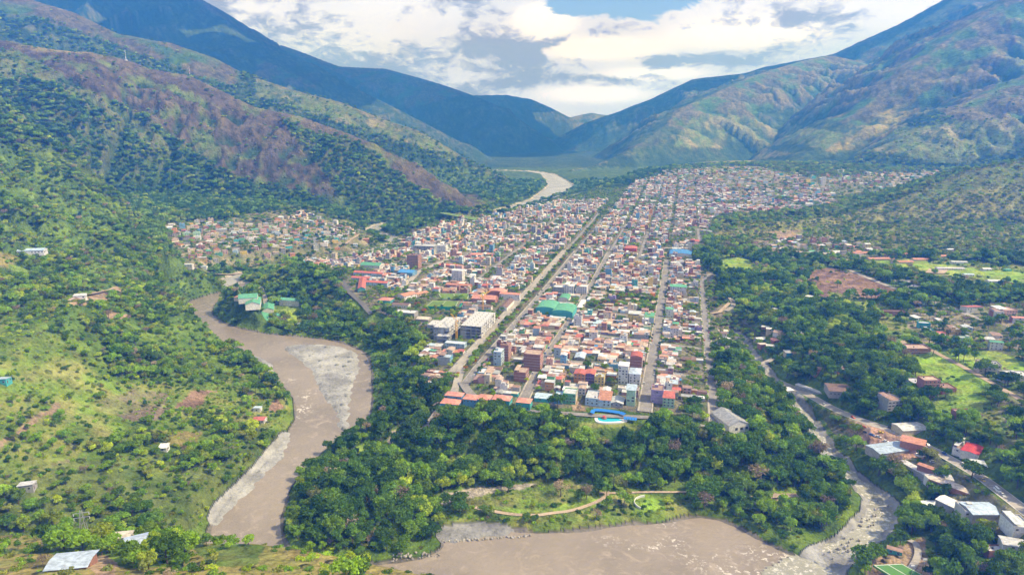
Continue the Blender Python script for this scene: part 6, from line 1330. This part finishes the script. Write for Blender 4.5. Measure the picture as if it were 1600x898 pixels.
# street trees: verges of the streets and the palms and flame trees of the avenue median
SX, SY, SK, SS = [], [], [], []
tr = random.Random(8)
for v, dens_, sc, kinds in [(-198, .95, .50, [4, 4, 2, 7, 3, 7, 0]), (-216.5, .65, .55, [0, 2, 4, 2]), (-180.5, .5, .5, [0, 2, 5]), (-131.6, .4, .45, [2, 4, 2]), (-120.4, .5, .45, [2, 4, 0]), (-28, .55, .45, [4, 2, 0]), (-14.3, .45, .45, [0, 2, 4]), (31.0, .8, .32, [4, 4, 2]), (41, .5, .4, [0, 2])]:
    u = 575
    while u < (1900 if v < -170 else 1200):
        u += tr.uniform(4, 7.5)
        if tr.random() < dens_: a, b = uv(u, v+tr.uniform(-1.2, 1.2)*(3 if v == -198 else .5)); SX.append(a); SY.append(b); SK.append(tr.choice(kinds)); SS.append(sc*tr.uniform(.7, 1.3))
SX, SY = np.array(SX), np.array(SY); put(SX, SY, height(SX, SY), np.array(SK), np.array(SS))
# a few particular trees
for px, py, k, s in [(1347, 884, 0, 1.55), (876, 775, 6, 1.35), (916, 780, 6, 1.1), (1093, 782, 6, 1.0), (342, 674, 1, 1.0), (1450, 720, 5, 1.3), (935, 768, 0, 1.2), (948, 775, 2, 1.1), (1085, 640, 0, 1.2), (663, 488, 7, .9), (652, 480, 7, 1.0), (645, 488, 4, .8), (930, 612, 0, 1.0), (917, 577, 0, .9), (945, 578, 2, .9), (1470, 752, 0, 1.1), (1092, 560, 0, .8), (240, 870, 4, 1.0), (262, 880, 0, 1.2), (232, 888, 4, .9), (160, 850, 4, 1.2), (176, 836, 2, 1.1), (130, 862, 2, 1.1), (100, 858, 2, 1.2), (290, 866, 2, 1.1)]:
    P = spot(px, py); put(np.array([P[0]]), np.array([P[1]]), np.array([P[2]]), k, s)
T = {n: np.concatenate(OUT[n]) for n in OUT}
d_ = np.sqrt(T['x']**2+T['y']**2+(T['z']-HC)**2); tpx, tpy = proj(T['x'], T['y'], T['z']+5*T['s'])
vis = (tpx > 6) & (tpx < 1594) & (tpy > 0) & (tpy < 890) & ~T['bush'] & (T['s'] > .5)
app = np.where(vis, T['s']*4.6/d_, 0)
# keep only trees the near spur does not hide
for i in np.argsort(-app)[:700]:
    if T['y'][i] > 262 and tpx[i] < 690:
        q = np.linspace(.3, .97, 16); xx, yy = T['x'][i]*q, T['y'][i]*q; zz = HC+(T['z'][i]+5*T['s'][i]-HC)*q
        if (height(xx, yy) > zz).any(): app[i] = 0
TCAP = 285
own = np.argsort(-app)[:TCAP]; ownset = np.zeros(len(app), bool); ownset[own] = True
MARKS = [((112, 885), 'the tin-roofed barn'), ((214, 862), 'the smaller tin roof'), ((134, 846), 'the lattice pylon'), ((30, 850), 'the tan grass slope'), ((400, 870), 'the dry grassy spur'), ((160, 890), 'the dirt yard'), ((404, 660), 'the red farmhouse'), ((340, 800), 'the gravel bank'), ((254, 705), 'the tiny white hut'), ((300, 630), 'the ploughed strip'),
         ((40, 768), 'the grey hut'), ((445, 845), 'the river bend'), ((580, 840), 'the dry clearing'), ((690, 850), 'the boulder heap'), ((740, 775), 'the sandy track'), ((820, 806), 'the footpath'), ((1015, 787), 'the round lawn'), ((1200, 778), 'the bare patch'), ((1236, 866), 'the stream mouth'), ((1347, 884), 'the turf pitch'), ((1330, 760), 'the white water'), ((1397, 866), 'the changing hut'),
         ((570, 705), 'the small meadow'), ((630, 685), 'the gravel pull-in'), ((1150, 680), 'the white hall'), ((950, 662), 'the pool'), ((702, 643), 'the blue lodges'), ((1400, 713), 'the pale blue workshop'), ((1512, 722), 'the crimson roof'), ((1562, 806), 'the grey-blue warehouse'), ((1524, 818), 'the terraced house'), ((1588, 860), 'the corner sheds'), ((500, 760), 'the wooded peninsula edge'), ((880, 700), 'the shaded bluff'), ((1100, 720), 'the bluff bend'), ((1430, 800), 'the stream woods'), ((60, 700), 'the bare strip'), ((1462, 799), 'the small white shed')]
mk = np.array([m[0] for m in MARKS], float); fam = {}
for i in own:
    dd = (mk[:, 0]-tpx[i])**2+((mk[:, 1]-tpy[i])*1.6)**2; j = int(np.argmin(dd)); dx, dy = tpx[i]-mk[j, 0], tpy[i]-mk[j, 1]
    side = ('right of' if dx > 0 else 'left of') if abs(dx) > abs(dy)*1.3 else ('above' if dy < 0 else 'below'); fam.setdefault((int(T['k'][i]), side, j), []).append((float(dd[j]), int(i)))
first = {}
for (k, side, j), L in fam.items():
    for q, (_, i) in enumerate(sorted(L)):
        lab = f"{KIND[k][11]} tree {side} {MARKS[j][1]}" + ('' if len(L) == 1 else f", {ordn(q)} such one outward from it")
        loc = (float(T['x'][i]), float(T['y'][i]), float(T['z'][i])); rz = TR.rand()*6.28; sc = (float(T['s'][i])*TR.uniform(.9, 1.1), float(T['s'][i])*TR.uniform(.9, 1.1), float(T['s'][i])*TR.uniform(.9, 1.15))
        if k not in first:
            t = thing(KIND[k][0], lab, 'tree', loc, rz, 'large trees of the banks, bluffs and spur'); t.scale = sc; part('trunk', TM[k], None, t); part('crown', CM[k], None, t); first[k] = t
        else: copy_tree(first[k], loc, rz, lab, scale=sc)
# --- the rest as two bodies of vegetation, instanced on their own points
def forest_object(name, sel, protos, label):
    n = int(sel.sum()); me = bpy.data.meshes.new(name); me.vertices.add(n); me.vertices.foreach_set('co', np.stack([T['x'][sel], T['y'][sel], T['z'][sel]], 1).astype(np.float32).ravel())
    a = me.attributes.new('kind_index', 'INT', 'POINT'); a.data.foreach_set('value', T['k'][sel].astype(np.int32)); s = T['s'][sel].astype(np.float32)
    a = me.attributes.new('size', 'FLOAT_VECTOR', 'POINT'); a.data.foreach_set('vector', np.stack([s*TR.uniform(.85, 1.2, n), s*TR.uniform(.85, 1.2, n), s*TR.uniform(.8, 1.25, n)], 1).astype(np.float32).ravel())
    a = me.attributes.new('turn', 'FLOAT_VECTOR', 'POINT'); a.data.foreach_set('vector', np.stack([TR.normal(0, .06, n), TR.normal(0, .06, n), TR.rand(n)*6.28], 1).astype(np.float32).ravel())
    o = add(name, me, kind='stuff', label=label, category='woodland'); ng = bpy.data.node_groups.new(name+'_planting', 'GeometryNodeTree'); ng.interface.new_socket('Geometry', in_out='INPUT', socket_type='NodeSocketGeometry'); ng.interface.new_socket('Geometry', in_out='OUTPUT', socket_type='NodeSocketGeometry')
    N = ng.nodes; L = ng.links; gi = N.new('NodeGroupInput'); go = N.new('NodeGroupOutput'); J = N.new('GeometryNodeJoinGeometry'); L.new(J.outputs[0], go.inputs[0])
    def na(nm, ty): q = N.new('GeometryNodeInputNamedAttribute'); q.data_type = ty; q.inputs['Name'].default_value = nm; return q.outputs[0]
    ki, sz, tn = na('kind_index', 'INT'), na('size', 'FLOAT_VECTOR'), na('turn', 'FLOAT_VECTOR'); e2r = N.new('FunctionNodeEulerToRotation'); L.new(tn, e2r.inputs[0])
    for k, pm in enumerate(protos):
        po = bpy.data.objects.new(pm.name, pm); oi = N.new('GeometryNodeObjectInfo'); oi.inputs['Object'].default_value = po; cmpn = N.new('FunctionNodeCompare'); cmpn.data_type = 'INT'; cmpn.operation = 'EQUAL'; L.new(ki, cmpn.inputs[2]); cmpn.inputs[3].default_value = k
        ip = N.new('GeometryNodeInstanceOnPoints'); L.new(gi.outputs[0], ip.inputs['Points']); L.new(cmpn.outputs[0], ip.inputs['Selection']); L.new(oi.outputs['Geometry'], ip.inputs['Instance']); L.new(e2r.outputs[0], ip.inputs['Rotation']); L.new(sz, ip.inputs['Scale']); L.new(ip.outputs[0], J.inputs[0])
    md = o.modifiers.new('planting', 'NODES'); md.node_group = ng; return o
forest_object('woodland', ~T['bush'] & ~ownset, PROTO, 'green woodland covering the slopes, bluffs, banks and gardens'); forest_object('undergrowth', T['bush'], BUSH+[BANANA], 'low bushes and banana plants growing between the trees')
print('trees', len(T['x']), 'bushes', int(T['bush'].sum()))
